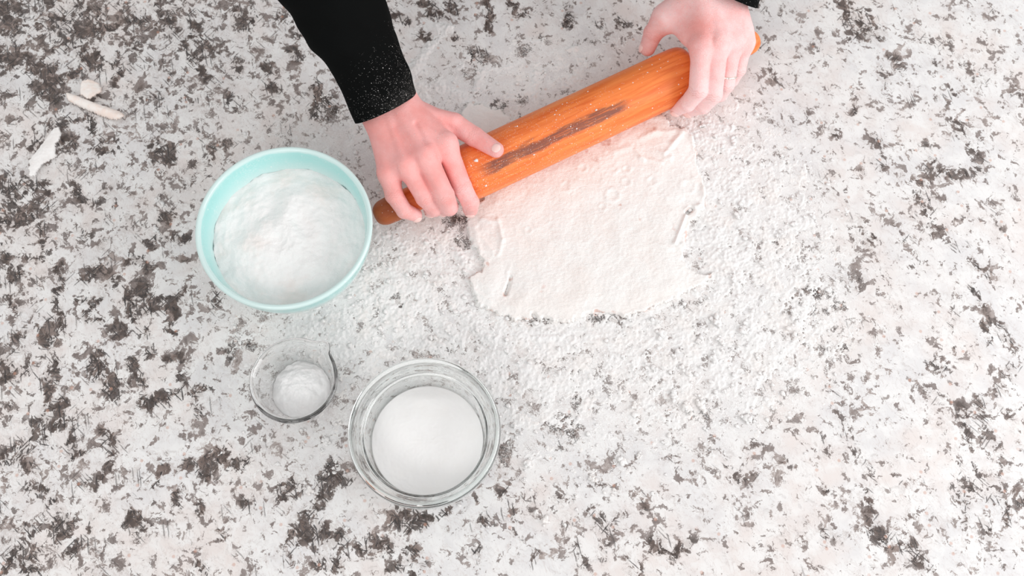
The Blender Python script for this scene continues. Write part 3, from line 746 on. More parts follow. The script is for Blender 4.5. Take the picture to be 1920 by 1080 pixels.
    for p in me.polygons: p.use_smooth = True
    me.materials.append(M_flour)
    ob = bpy.data.objects.new('flour_lumps', me); COL.objects.link(ob)
    tag(ob, 'small lumps and crumbs of flour lying across the countertop', 'flour lumps', kind='stuff')
build_flour()

# ------------------------------------------------------------------ rolling pin
def build_pin():
    mid = (PA + PB) / 2
    toC = CAM - mid; toC -= PAX * np.dot(toC, PAX); toC /= np.linalg.norm(toC)
    yv = np.cross(toC, PAX)
    R = Matrix(((PAX[0], yv[0], toC[0]), (PAX[1], yv[1], toC[1]), (PAX[2], yv[2], toC[2]))).to_4x4()
    root = empty('rolling_pin', (0, 0, 0))
    root.matrix_world = Matrix.Translation(Vector(mid)) @ R
    tag(root, 'orange-brown wooden rolling pin with a dark stain, gripped at both ends', 'rolling pin')
    L = PLEN; h = L / 2
    s0 = -h + L * (864 - 702) / 719.0; s1 = -h + L * (1287 - 702) / 719.0
    s1 = -h + np.dot(J(1291, 128, PIN_Z) - PA, PAX)
    s0 = -h + np.dot(J(862, 332, PIN_Z) - PA, PAX)
    def handle(sgn, s_in):
        tip = sgn * h
        ln = abs(tip - s_in)
        prof = [(0, 0), (.006, .0008), (.010, .0032), (.0130, .008), (.0142, .015), (.0146, .03), (.0142, .05), (.0140, ln)]
        pr = spline(prof, 5)
        return [(max(p[0], 0), tip - sgn * p[1]) for p in pr]
    body = [(.0138, -.004), (.018, -.002), (.0250, .0005), (.0285, .004), (.0301, .009), (PIN_R * .997, .016), (PIN_R, .03)]
    bl = [(r, s0 + d) for r, d in body]; br = [(r, s1 - d) for r, d in body][::-1]
    pb = spline(bl, 4) + spline(br, 4)
    def mk(name, prof, close=False):
        vs, fs = lathe([(p[0], p[1]) for p in prof], 96)
        vs = [(z, x, y) for x, y, z in vs]
        o = mesh_obj(name, vs, fs, M_wood, root)
        return o
    pl = mk('handle', handle(-1, s0)); prr = mk('handle', handle(1, s1))
    mk('barrel', [(0, s0 - .004)] + [tuple(p) for p in pb] + [(0, s1 + .004)])
    # bits of flour stuck on the barrel
    rnd = random.Random(9)
    vs, fs = [], []
    def bump(x, ang, r):
        t = bmesh.new(); bmesh.ops.create_icosphere(t, subdivisions=1, radius=r)
        b = len(vs)
        c = Vector((x, math.sin(ang) * PIN_R, math.cos(ang) * PIN_R))
        for v in t.verts:
            k = 1 + rnd.uniform(-.3, .3)
            vs.append(tuple(c + Vector((v.co.x * 1.4, v.co.y, v.co.z * .6)) * k))
        for f in t.faces: fs.append(tuple(b + v.index for v in f.verts))
        t.free()
    for (px, py, r) in [(893,301,3.6),(911,348,2),(970,237,1.6),(1001,290,1.6),(1118,206,2),(1102,172,1.2),(924,262,1.4),(1138,222,1.2),(1040,215,1.2)]:
        d = ray(px, py)
        # where the view ray meets the barrel
        o = CAM - PA; dp = d - PAX * np.dot(d, PAX); op = o - PAX * np.dot(o, PAX)
        A = dp @ dp; B = 2 * dp @ op; Cc = op @ op - PIN_R ** 2
        dis = B * B - 4 * A * Cc
        if dis < 0: continue
        p = CAM + d * ((-B - math.sqrt(dis)) / (2 * A)) - mid
        bump(p @ PAX, math.atan2(p @ yv, p @ toC), S(r))
    o = mesh_obj('flour_bits', np.array(vs), fs, M_flour, root)
    tag(o, 'white flour bits stuck on the barrel', kind='stuff')
build_pin()

# ------------------------------------------------------------------ bowls
def cyl_heap(name, R, zfun, mat, seg=150, rings=70, skirt=0.004, loc=(0, 0, 0), rfun=None):
    th = np.linspace(0, 2 * np.pi, seg, endpoint=False)
    rr = np.linspace(0, 1, rings + 1)[1:]
    V = [(0, 0, float(zfun(np.array([0.0]), np.array([0.0]))[0]))]
    TH, RR = np.meshgrid(th, rr)
    RB = R if rfun is None else rfun(TH)
    X = RR * RB * np.cos(TH); Y = RR * RB * np.sin(TH)
    Z = zfun(X, Y)
    V = np.concatenate([np.array(V), np.stack([X.ravel(), Y.ravel(), Z.ravel()], 1)])
    last = V[-seg:].copy(); low = last.copy(); low[:, :2] *= 0.94; low[:, 2] -= skirt
    V = np.concatenate([V, low, [[0, 0, low[:, 2].min()]]])
    fs = []
    for i in range(seg):
        j = (i + 1) % seg
        fs.append((0, 1 + i, 1 + j))
        for k in range(rings):
            fs.append((1 + k * seg + i, 1 + (k + 1) * seg + i, 1 + (k + 1) * seg + j, 1 + k * seg + j))
        b = 1 + rings * seg
        fs.append((b + i, len(V) - 1, b + j))
    return mesh_obj(name, V, fs, mat, loc=loc)

def build_mint():
    prof = [(0, .0035), (.030, .0035), (.033, 0), (.040, 0), (.044, .0025), (.056, .0105), (.069, .024), (.079, .0425), (.0855, .063), (.0882, .076),
            (.0893, .082), (.0897, .0855), (.0885, .0875), (.0865, .0878), (.0845, .0862), (.0835, .081), (.0825, .074), (.079, .060), (.0725, .042), (.062, .026), (.048, .014), (.03, .0085), (0, .0078)]
    p = spline(prof, 4)
    vs, fs = lathe([(max(a[0], 0), a[1]) for a in p], 128)
    o = mesh_obj('mixing_bowl', vs, fs, M_mint, loc=(BOWLC[0], BOWLC[1], 0.0006))
    tag(o, 'round mint-green mixing bowl filled with white flour', 'bowl')
    def z(x, y):
        r = np.hypot(x, y) / .0775
        m = 0.058 + 0.0075 * np.exp(-((x - .002) ** 2 + (y - .012) ** 2) / .0011) + .003 * (1 - r ** 2)
        m = m + 0.0024 * fbm(x * 38 + 3, y * 38, 3, 31, .4) + .0005 * fbm(x * 190, y * 190, 3, 35)
        m = m - 0.0065 * np.exp(-(((x - .016) + (y - .005) * .3) ** 2 / .00012 + (y - .008) ** 2 / .0004))
        m = m - 0.004 * np.exp(-((x + .018) ** 2 / .0001 + (y - .028) ** 2 / .0003))
        m = m - .0045 * np.exp(-((x + .008) ** 2 + (y + .008) ** 2) / .00016) - .004 * np.exp(-((x - .006) ** 2 / .00008 + (y + .032) ** 2 / .00012))
        m = m + .003 * np.exp(-((x + .03) ** 2 + (y + .02) ** 2) / .0002)
        return m
    rf = lambda t: 0.0790 + 0.0006 * np.sin(t * 5 + 1) + 0.0009 * fbm(np.cos(t) * 7, np.sin(t) * 7, 4, 77, .7)
    M = mat_flour('bowl_flour', (0.94, 0.935, 0.93), (0.93, 0.875, 0.85), 0.8, 0.6)
    h = cyl_heap('flour_heap', .0775, z, M, 220, 90, .003, (BOWLC[0], BOWLC[1], 0.0006), rf)
    tag(h, 'heap of white flour with soft hollows filling the mint-green bowl', 'flour', kind='stuff')
build_mint()

def build_small():
    prof = [(0, .0022), (.018, .0022), (.020, 0), (.024, 0), (.027, .0022), (.0345, .0085), (.0382, .019), (.0405, .031), (.0420, .0385), (.0438, .0412), (.0444, .0432), (.0434, .0452),
            (.0414, .0456), (.0398, .0440), (.0392, .0405), (.0382, .031), (.0358, .019), (.0322, .0090), (.025, .0046), (.017, .0042), (0, .0040)]
    p = spline(prof, 4)
    sp = math.atan2(*(J(617, 640, .043) - SMALLC)[[1, 0]])
    def fn(x, y, z, a):
        d = math.atan2(math.sin(a - sp), math.cos(a - sp))
        k = math.exp(-(d / 0.17) ** 2) * max(0, (z - .022) / .022) ** 1.6
        s = 1 + 0.16 * k
        return x * s, y * s, z + 0.0012 * k
    vs, fs = lathe([(max(a[0], 0), a[1]) for a in p], 144, fn)
    o = mesh_obj('pinch_bowl', vs, fs, M_glass, loc=(SMALLC[0], SMALLC[1], 0.0006))
    tag(o, 'small clear glass bowl with a pouring lip, holding white powder', 'bowl')
    z = lambda x, y: .0072 + .0125 * np.exp(-(x ** 2 + y ** 2) / .00075) + .0016 * fbm(x * 90, y * 90, 4, 41) + .0006 * fbm(x * 400, y * 400, 2, 42)
    rf = lambda t: 0.0302 + .0007 * np.sin(t * 3 + 2) + .0006 * fbm(np.cos(t) * 5, np.sin(t) * 5, 3, 44)
    def z2(x, y):
        r = np.hypot(x, y)
        return .0068 + .0085 * (1 - np.clip(r / .0305, 0, 1) ** 2.6) + .0018 * fbm(x * 90, y * 90, 4, 41) + .0004 * fbm(x * 400, y * 400, 2, 42)
    M = mat_flour('baking_powder', (0.96, 0.96, 0.96), (0.95, 0.94, 0.935), 1.0, 0.35)
    c = J(565, 720, .018)
    h = cyl_heap('baking_powder', .027, z2, M, 140, 50, .0012, (SMALLC[0] + .0012, SMALLC[1] - .0005, 0.0006), rf)
    tag(h, 'small mound of bright white powder in the clear pouring-lip bowl', 'powder', kind='stuff')
    # powder smeared on the glass bottom and wall
build_small()

def build_big():
    prof = [(0, .0035), (.040, .0035), (.0425, 0), (.050, 0), (.0535, .0015), (.0570, .0065), (.0600, .020), (.0622, .036), (.0640, .0440), (.0690, .0475), (.0725, .0505), (.0742, .0550), (.0742, .0600),
            (.0728, .0640), (.0700, .0652), (.0672, .0640), (.0655, .0600), (.0648, .0550), (.0625, .0515), (.0600, .0500), (.0588, .0470), (.0582, .036), (.0565, .020), (.0530, .0095), (.048, .0065), (0, .0060)]
    p = spline(prof, 4)
    vs, fs = lathe([(max(a[0], 0), a[1]) for a in p], 144)
    o = mesh_obj('glass_dish', vs, fs, M_glassg, loc=(BIGC[0], BIGC[1], 0.0006))
    tag(o, 'large round clear glass dish with a thick rim, filled with white sugar', 'bowl')
    z = lambda x, y: .0205 + .0006 * fbm(x * 25, y * 25, 3, 51) + .0016 * np.exp(-((x + .004) ** 2 / .0004 + (y - .042) ** 2 / .00005)) + .0002 * fbm(x * 300, y * 300, 2, 53)
    M = mat_flour('sugar', (0.95, 0.945, 0.94), (0.95, 0.94, 0.93), 1.6, 0.2)
    h = cyl_heap('sugar', .0561, z, M, 160, 60, .009, (BIGC[0], BIGC[1], 0.0006))
    tag(h, 'smooth level white sugar inside the large thick-rimmed glass dish', 'sugar', kind='stuff')
build_big()

# ------------------------------------------------------------------ pale scraps at upper left
def scrap(name, outline, label, mat, z0=0.0012, curl=0.004, thick=0.0022, seed=1, tilt=(0, 0)):
    P = np.array([J(x, y, .004)[:2] for x, y in outline]); c = P.mean(0); P = P - c
    # principal axis for the curl
    _, _, vt = np.linalg.svd(P); u = vt[0]; v = vt[1]
    st = .0008
    x0, y0 = P.min(0) - .002; x1, y1 = P.max(0) + .002
    X, Y = np.meshgrid(np.arange(x0, x1, st), np.arange(y0, y1, st))
    sd = poly_sd(X, Y, P) + .0006 * fbm(X * 300, Y * 300, 2, seed)
    across = X * v[0] + Y * v[1]; along = X * u[0] + Y * u[1]
    wv = max(abs((P @ v).max()), abs((P @ v).min()))
    base = curl * (1 - (across / wv) ** 2) + tilt[0] * along + tilt[1] * across
    H = base + .0005 * fbm(X * 120, Y * 120, 3, seed + 3) + .00025 * fbm(X * 500, Y * 500, 2, seed + 5)
    keep = sd > 0
    fq = keep[:-1, :-1] & keep[:-1, 1:] & keep[1:, 1:] & keep[1:, :-1]
    use = np.zeros(X.shape, bool)
    use[:-1, :-1] |= fq; use[:-1, 1:] |= fq; use[1:, 1:] |= fq; use[1:, :-1] |= fq
    idx = -np.ones(X.shape, int); idx[use] = np.arange(use.sum())
    Q = np.stack([idx[:-1, :-1][fq], idx[:-1, 1:][fq], idx[1:, 1:][fq], idx[1:, :-1][fq]], 1)
    T = thick * sstep(-.0002, .0012, sd)
    low = H[use].min()
    V = np.stack([X[use], Y[use], (H + T)[use] - low + z0], 1)
    V2 = np.stack([X[use], Y[use], H[use] - low + z0 - .0006], 1)
    nf = len(V); e = {}
    for a, b in ((0, 1), (1, 2), (2, 3), (3, 0)):
        for p, r in zip(Q[:, a].tolist(), Q[:, b].tolist()):
            if (r, p) in e: del e[(r, p)]
            else: e[(p, r)] = 1
    sides = np.array([(p, p + nf, r + nf, r) for p, r in e], int)
    o = mesh_obj(name, np.concatenate([V, V2]), np.concatenate([Q, Q[:, ::-1] + nf, sides]), mat, loc=(c[0], c[1], 0))
    tag(o, label, 'scrap')
    return o
Ms1 = mat_scrap('cream_scrap', (0.95, 0.90, 0.86), (0.93, 0.80, 0.73)); Ms2 = mat_scrap('white_scrap', (0.95, 0.94, 0.93), (0.90, 0.875, 0.86))
scrap('dough_scrap', [(125,176),(131,175),(150,182),(175,192),(205,202),(225,208),(235,217),(236,222),(218,226),(200,221),(180,213),(160,205),(140,196),(128,190)],
      'long narrow cream scrap curled along its length, at the upper left', Ms1, curl=.0055, seed=3)
scrap('dough_scrap', [(151,168),(153,155),(164,149),(177,151),(185,156),(191,165),(191,173),(182,180),(170,188),(160,185),(151,178)],
      'short rounded cream scrap with a reddish edge behind the long one', Ms1, curl=.003, seed=8, z0=.002, tilt=(.05, .1))
scrap('dough_scrap', [(100,240),(112,239),(116,250),(113,262),(106,270),(104,282),(105,292),(95,300),(82,308),(72,320),(66,332),(55,331),(56,322),(51,316),(56,312),(52,300),(66,285),(82,265)],
      'translucent white wing-shaped scrap lying lowest at the left', Ms2, curl=.004, seed=12)

# ------------------------------------------------------------------ signed-distance modelling of the body
class SDF:
    def __init__(s, lo, hi, h):
        s.lo = np.array(lo, float); s.h = h
        s.n = np.ceil((np.array(hi) - s.lo) / h).astype(int) + 1
        s.ax = [s.lo[i] + np.arange(s.n[i]) * h for i in range(3)]
    def new(s): return np.full(s.n, 0.05, np.float32)
    def box(s, lo, hi):
        a = np.clip(np.floor((lo - s.lo) / s.h).astype(int), 0, s.n - 1)
        b = np.clip(np.ceil((hi - s.lo) / s.h).astype(int) + 1, 1, s.n)
        return tuple(slice(a[i], b[i]) for i in range(3))
    def cone(s, f, a, b, ra, rb, k, pad=0.006, squash=None, creases=None):
        a = np.array(a, float); b = np.array(b, float)
        R = max(ra, rb) + k + pad
        sl = s.box(np.minimum(a, b) - R, np.maximum(a, b) + R)
        if any(q.stop <= q.start for q in sl): return
        X = s.ax[0][sl[0]][:, None, None].astype(np.float32); Y = s.ax[1][sl[1]][None, :, None].astype(np.float32); Z = s.ax[2][sl[2]][None, None, :].astype(np.float32)
        d = b - a; L = float(d @ d) + 1e-12
        t = np.clip(((X - a[0]) * d[0] + (Y - a[1]) * d[1] + (Z - a[2]) * d[2]) / L, 0, 1)
        D = np.sqrt((X - a[0] - t * d[0]) ** 2 + (Y - a[1] - t * d[1]) ** 2 + (Z - a[2] - t * d[2]) ** 2) - (ra + (rb - ra) * t)
        if k < 0:
            kk = -k; h = np.clip(0.5 - 0.5 * (f[sl] + D) / kk, 0, 1)
            f[sl] = f[sl] * (1 - h) + (-D) * h + kk * h * (1 - h)
        else: f[sl] = smin(f[sl], D, k)
def smin(a, b, k):
    h = np.clip(0.5 + 0.5 * (b - a) / k, 0, 1)
    return b * (1 - h) + a * h - k * h * (1 - h)

def surface_nets(f, lo, h):
    s = f < 0
    nx, ny, nz = f.shape
    acc = np.zeros((nx - 1, ny - 1, nz - 1, 3), np.float32); cnt = np.zeros((nx - 1, ny - 1, nz - 1), np.float32)
    c = [(i, j, k) for i in (0, 1) for j in (0, 1) for k in (0, 1)]
    def sub(i, j, k, A): return A[i:nx - 1 + i, j:ny - 1 + j, k:nz - 1 + k]
    for a in c:
        for ax in range(3):
            if a[ax] == 0:
                b = list(a); b[ax] = 1
                fa = sub(*a, f); fb = sub(*b, f)
                m = sub(*a, s) != sub(*b, s)
                t = np.where(m, fa / np.where(m, fa - fb, 1), 0)
                for q in range(3):
                    acc[..., q] += np.where(m, a[q] + (t if q == ax else 0), 0)
                cnt += m
    act = cnt > 0
    idx = -np.ones(act.shape, int); idx[act] = np.arange(act.sum())
    ii = np.argwhere(act)
    V = (ii + acc[act] / cnt[act][:, None]) * h + lo
    Q = []
    for ax in range(3):
        sl0 = [slice(None)] * 3; sl1 = [slice(None)] * 3
        sl0[ax] = slice(0, -1); sl1[ax] = slice(1, None)
        e = s[tuple(sl0)] != s[tuple(sl1)]
        p = np.argwhere(e); u, v = [q for q in range(3) if q != ax]
        ok = (p[:, u] > 0) & (p[:, v] > 0) & (p[:, u] < f.shape[u] - 1) & (p[:, v] < f.shape[v] - 1)
        p = p[ok]
        ins = s[tuple(p.T)]
        def cell(du, dv):
            r = p.copy(); r[:, u] -= du; r[:, v] -= dv
            return idx[tuple(r.T)]
        q = np.stack([cell(1, 1), cell(0, 1), cell(0, 0), cell(1, 0)], 1)
        flip = ins if ax != 1 else ~ins
        q[~flip] = q[~flip][:, ::-1]
        Q.append(q)
    return V, np.concatenate(Q)

def pin_sd(P):
    """distance of points from the rolling pin surface"""
    v = P - PA; s = v @ PAX; r = np.linalg.norm(v - np.outer(s, PAX), axis=-1)
    sb0 = np.dot(J(862, 332, PIN_Z) - PA, PAX); sb1 = np.dot(J(1291, 128, PIN_Z) - PA, PAX)
    def cyl(rad, a, b, rr):
        dx = r - (rad - rr); dy = np.maximum(a + rr - s, s - (b - rr))
        return np.minimum(np.maximum(dx, dy), 0) + np.hypot(np.maximum(dx, 0), np.maximum(dy, 0)) - rr
    return np.minimum(cyl(PIN_R, sb0, sb1, .010), cyl(.0144, 0, PLEN, .012))

def on_pin(px, py, rad, z_lo=.012, z_hi=.12):
    """highest point on the view ray of a joint that just touches the pin with the given radius"""
    zs = np.linspace(z_hi, z_lo, 240)
    P = np.array([J(px, py, z) for z in zs]); d = pin_sd(P)
    hit = np.where(d < rad - .0006)[0]
    return P[hit[0]] if len(hit) else None

def hand(spec, lo_pad=.02, h=.00095):
    J3 = spec['joints']; R = spec['radii']
    pts = np.array([p for c in J3.values() for p in c] + spec['wrist'])
    S_ = SDF(pts.min(0) - .022, pts.max(0) + .022, h)
    palm = S_.new()
    for (a, b, ra, rb, k) in spec['palm']: S_.cone(palm, a, b, ra, rb, k)
    for (a, b, r0, r1) in spec['tendons']: S_.cone(palm, a, b, r0, r1, .0035)
    for (a, b, r0, r1) in spec.get('grooves', []): S_.cone(palm, a, b, r0, r1, -.004)
    out = palm.copy()
    for name, ch in J3.items():
        f = S_.new(); rr = R[name]
        n = len(ch)
        for i in range(n - 1):
            S_.cone(f, ch[i], ch[i + 1], rr[i], rr[i + 1], .0012)
        # joint knuckles a little fuller than the shafts
        for i in range(1, n - 1):
            S_.cone(f, ch[i], ch[i] + 1e-5, rr[i] * 1.015, rr[i] * 1.015, .001)
        m = smin(palm, f, spec['web'].get(name, .009))
        out = smin(out, m, .0011)
    V, Q = surface_nets(out, S_.lo, h)
    return V, Q

def arr(*p): return [np.array(q, float) for q in p]
def up(p, dz): return np.array(p) + np.array([0, -0.25, 1.0]) / math.hypot(.25, 1) * dz

def pinned(px, py, rad, fallback):
    p = on_pin(px, py, rad)
    return p if p is not None else J(px, py, fallback)

# ---- person's right hand (image left)
LW1, LW2 = J(713, 212, .084), J(748, 194, .087)
LF1, LF2 = J(676, 130, .112), J(716, 112, .114)
LI, LM, LR, LP = J(835, 270, .086), J(797, 290, .0885), J(761, 307, .083), J(729, 324, .073)
TI = pinned(889, 256, .0098, .07); TT = pinned(930, 281, .0082, .07)
iPIP = pinned(866, 350, .0096, .07); 
L = dict(
 joints=dict(
  index=arr(LI, iPIP, J(882, 380, .050), J(882, 392, .031)),
  middle=arr(LM, J(833, 366, .068), J(842, 388, .046), J(832, 391, .026)),
  ring=arr(LR, J(797, 370, .065), J(814, 390, .044), J(808, 393, .026)),
  pinky=arr(LP, J(739, 366, .0655), J(758, 395, .0555), J(779, 403, .040)),
  thumb=arr(J(800, 222, .076), J(852, 233, .074), TI, TT)),
 radii=dict(index=(.0112, .0104, .0094, .0084), middle=(.0114, .0106, .0096, .0084), ring=(.0110, .0102, .0093, .0082), pinky=(.0104, .0096, .0084, .0072), thumb=(.0130, .0116, .0106, .0084)),
 web=dict(index=.010, middle=.009, ring=.009, pinky=.009, thumb=.014),
 wrist=[LW1, LW2, LF1, LF2],
 palm=[(LF1, LW1, .019, .0150, .01), (LF2, LW2, .019, .0150, .012),
       (LW1, LP, .0155, .0105, .014), (LW1, LR, .0150, .0112, .014), (LW2, LM, .0155, .0115, .014), (LW2, LI, .0155, .0112, .014),
       (J(735, 250, .068), J(745, 300, .066), .013, .010, .014), (J(790, 235, .070), J(815, 262, .070), .014, .010, .014),
       (J(775, 250, .078), J(790, 275, .079), .013, .012, .012)],
 tendons=[(up(J(752, 212, .088), .0125), up(LI, .0090), .0021, .0032), (up(J(745, 214, .088), .0130), up(LM, .0100), .0024, .0036), (up(J(728, 222, .086), .0130), up(LR, .0098), .0021, .0034),
          (up(J(712, 230, .083), .0120), up(LP, .0082), .0012, .0026),
          (up(J(775, 205, .085), .009), up(J(845, 230, .074), .009), .0018, .0026),
          (up(LI, .0015), up(LI, .0015) + 1e-5, .0106, .0106), (up(LM, .0015), up(LM, .0015) + 1e-5, .0110, .0110), (up(LR, .0012), up(LR, .0012) + 1e-5, .0106, .0106), (up(LP, .001), up(LP, .001) + 1e-5, .0096, .0096)],
 grooves=[(up((LI + LM) / 2, .0146), up((LI + LM) / 2 + (iPIP - LI) * .3, .0125), .0022, .003), (up((LM + LR) / 2, .0141), up((LM + LR) / 2 + (iPIP - LI) * .3, .0125), .0022, .003),
          (up((LR + LP) / 2, .0136), up((LR + LP) / 2 + (iPIP - LI) * .25, .012), .0022, .003),
          (up(J(782, 240, .086), .0165), up(J(800, 275, .088), .0145), .002, .002), (up(J(745, 245, .086), .0165), up(J(770, 290, .086), .0140), .002, .002)])

# ---- person's left hand (image right)
RW1, RW2 = J(1313, -38, .112), J(1352, -34, .110)
RF1, RF2 = J(1350, -105, .131), J(1372, -102, .130)
RI, RM, RR_, RP = J(1316, 84, .094), J(1347, 76, .096), J(1374, 76, .088), J(1394, 80, .075)
rPIP = pinned(1309, 172, .0096, .06)
Rg = dict(
 joints=dict(
  index=arr(RI, J(1309, 170, .066), J(1289, 194, .045), J(1269, 205, .026)),
  middle=arr(RM, J(1337, 177, .059), J(1318, 198, .041), J(1293, 207, .023)),
  ring=arr(RR_, J(1361, 158, .051), J(1350, 176, .033), J(1330, 184, .020)),
  pinky=arr(RP, J(1384, 130, .049), J(1372, 150, .034), J(1356, 160, .022)),
  thumb=arr(J(1285, 12, .095), J(1247, 34, .082), J(1225, 62, .064), J(1214, 90, .048))),
 radii=dict(index=(.0112, .0104, .0092, .0076), middle=(.0112, .0103, .0092, .0078), ring=(.0106, .0096, .0088, .0078), pinky=(.0096, .0086, .0078, .0070), thumb=(.0135, .0120, .0108, .0090)),
 web=dict(index=.011, middle=.009, ring=.009, pinky=.009, thumb=.014),
 wrist=[RW1, RW2, RF1, RF2],
 palm=[(RF1, RW1, .0165, .0160, .01), (RF2, RW2, .0165, .0160, .012),
       (RW2, RP, .0165, .0110, .014), (RW2, RR_, .0160, .0115, .014), (RW1, RM, .0160, .0118, .014), (RW1, RI, .0160, .0115, .014),
       (J(1300, 5, .095), J(1250, 32, .083), .015, .0118, .014), (J(1262, 30, .084), J(1308, 72, .085), .0120, .0112, .012), (J(1290, 10, .090), J(1300, 60, .088), .015, .012, .014),
       (J(1365, 10, .090), J(1385, 60, .080), .015, .012, .014)],
 tendons=[(up(J(1322, -5, .104), .0135), up(RI, .0090), .0016, .003), (up(J(1330, -5, .106), .0135), up(RM, .0100), .0023, .0038), (up(J(1345, -2, .104), .0135), up(RR_, .0100), .0023, .0038),
          (up(J(1355, 2, .100), .013), up(RP, .0090), .0021, .0034), (up(J(1295, -5, .102), .010), up(J(1250, 30, .083), .009), .0018, .0026),
          (up(RI, .0015), up(RI, .0015) + 1e-5, .0112, .0112), (up(RM, .0018), up(RM, .0018) + 1e-5, .0118, .0118), (up(RR_, .0015), up(RR_, .0015) + 1e-5, .0112, .0112), (up(RP, .001), up(RP, .001) + 1e-5, .0102, .0102)],
 grooves=[(up((RI + RM) / 2, .0135), up((RI + RM) / 2 + np.array([0, -.02, -.006]), .0125), .0022, .003), (up((RM + RR_) / 2, .0130), up((RM + RR_) / 2 + np.array([0, -.018, -.008]), .012), .0022, .003),
          (up((RR_ + RP) / 2, .0120), up((RR_ + RP) / 2 + np.array([0, -.018, -.008]), .0115), .0022, .003)])

def tube(rings_c, rings_u, rings_v, seg=64, fn=None):
    vs = []
    n = len(rings_c)
    for i in range(n):
        for k in range(seg):
            a = 2 * math.pi * k / seg
            p = rings_c[i] + rings_u[i] * math.cos(a) + rings_v[i] * math.sin(a)
            vs.append(p)
    vs = np.array(vs)
    I = np.arange(n * seg).reshape(n, seg)
    Q = np.stack([I[:-1], np.roll(I[:-1], -1, 1), np.roll(I[1:], -1, 1), I[1:]], -1).reshape(-1, 4)
    return vs, Q

person = empty('person', J(1000, -120, 0))
person.location = (0.05, 0.60, 0.0)
tag(person, 'person in a black long-sleeved top pressing a rolling pin with both floury hands', 'person')
pinv = Matrix.Translation(-person.location)

def in_person(o):
    o.parent = person; o.matrix_parent_inverse = Matrix.Translation(-Vector(person.location))
    return o

# sleeve edge pairs in the photo with the height of the arm there
def sleeve(pairs, name, flr_fn, tail, squash=.86, seed=1, label=None):
    C, U, Vv = [], [], []
    for (lx, ly, rx, ry, z) in pairs:
        a = J(lx, ly, z); b = J(rx, ry, z)
        C.append((a + b) / 2); U.append((b - a) / 2)
    for (c, r) in tail:
        C.append(np.array(c, float)); U.append(U[-1] / np.linalg.norm(U[-1]) * r)
    C = spline(C, 8); U = spline(U, 8)
    C = [np.array(c) for c in C]; n = len(C)
    for i in range(n):
        t = C[min(i + 1, n - 1)] - C[max(i - 1, 0)]; t /= np.linalg.norm(t)
        r = np.linalg.norm(U[i]); u = U[i] - t * (U[i] @ t) * (0.35 if i < 3 else 1.0); u = u / np.linalg.norm(u) * r
        U[i] = u
        v = np.cross(t, u); v = v / np.linalg.norm(v) * r * squash
        Vv.append(v)
    # inner lining turned back at the cuff
    c0 = C[0]; t = (C[1] - C[0]) / np.linalg.norm(C[1] - C[0])
    ic, iu, iv = [], [], []
    for d, s in ((.045, .86), (.02, .90), (.006, .93), (.0012, .945), (-.0002, .965)):
        ic.append(c0 + t * d); iu.append(U[0] * s); iv.append(Vv[0] * s)
    C2 = ic + C; U2 = iu + U; V2 = iv + Vv
    vs, Q = tube(C2, U2, V2, 72)
    P = vs.reshape(-1, 72, 3)
    seg = np.arange(72) / 72 * 2 * np.pi
    for i in range(5, len(P)):
        s = np.linalg.norm(C2[i] - c0)
        amp = 0.0018 * min(1, s / .03) + .0004
        for k in range(72):
            rad = P[i, k] - C2[i]; rr = np.linalg.norm(rad)
            w_ = float(fbm(np.array([s * 22 + seed]), np.array([math.cos(seg[k]) * 1.3 + math.sin(seg[k]) * .7 + s * 9]), 2, seed)[0])
            P[i, k] += rad / rr * amp * w_ * 1.6
    vs = P.reshape(-1, 3)
    o = in_person(mesh_obj(name, vs, Q, M_cloth))
    dist = np.array([flr_fn(p) for p in vs])
    attr(o, 'flour', dist)
    # far end closed
    return o

hemL = J(722, 203, .088)
def flL(p):
    s = np.linalg.norm(p - hemL); side = (p - hemL) @ np.array([1, .1, .3])
    return float(np.clip(0.9 - s / .075 + side * 7, -0.8, 1.1))
pairsL = [(667,234,778,171,.088),(652,205,771,146,.098),(635,165,762,118,.112),(622,138,752,92,.124),(598,102,741,62,.138),(569,60,728,25,.156),(537,12,715,-10,.176),(500,-45,698,-62,.20),(452,-118,668,-130,.232)]
eL = J(520, -200, .27)
sl1 = sleeve(pairsL, 'black_sleeve', flL, [(eL, .056), ((-.22, .54, .38), .060), ((-.15, .655, .48), .068), ((-.09, .69, .50), .066)], seed=2)
hemR = J(1350, -30, .11)
def flR(p):
    return float(np.clip(.8 - np.linalg.norm(p - hemR) / .08, -0.6, 1.0))
pairsR = [(1288,-70,1412,26,.104),(1294,-100,1420,-14,.116),(1300,-135,1428,-75,.132),(1310,-190,1450,-130,.150),(1322,-250,1478,-200,.175)]
eR = J(1420, -310, .22)
sl2 = sleeve(pairsR, 'black_sleeve', flR, [(eR, .052), ((.30, .57, .35), .058), ((.25, .655, .48), .068), ((.19, .69, .50), .066)], seed=6)

# body mesh: hands and the forearms inside the sleeves
VL, QL = hand(L); VR, QR = hand(Rg)
def limb(pts, rad):
    C = spline([np.array(p, float) for p in pts], 6); rr = spline([np.array([r]) for r in rad], 6)
    U, W_ = [], []
    for i in range(len(C)):
        t = C[min(i + 1, len(C) - 1)] - C[max(i - 1, 0)]; t /= np.linalg.norm(t)
        u = np.cross(t, [0, 0, 1]); u /= np.linalg.norm(u); v = np.cross(t, u)
        U.append(u * float(rr[i][0])); W_.append(v * float(rr[i][0]))
    return tube(C, U, W_, 32)
a1, q1 = limb([(LF1 + LF2) / 2 * .6 + (LW1 + LW2) / 2 * .4, (LF1 + LF2) / 2, J(622, 0, .176), eL, (-.22, .54, .38), (-.15, .655, .48), (.05, .70, .50),
               (.25, .655, .48), (.30, .57, .35), eR, J(1400, -225, .175), (RF1 + RF2) / 2, (RF1 + RF2) / 2 * .6 + (RW1 + RW2) / 2 * .4],
              [.018, .023, .032, .036, .040, .050, .060, .050, .040, .036, .030, .022, .018])
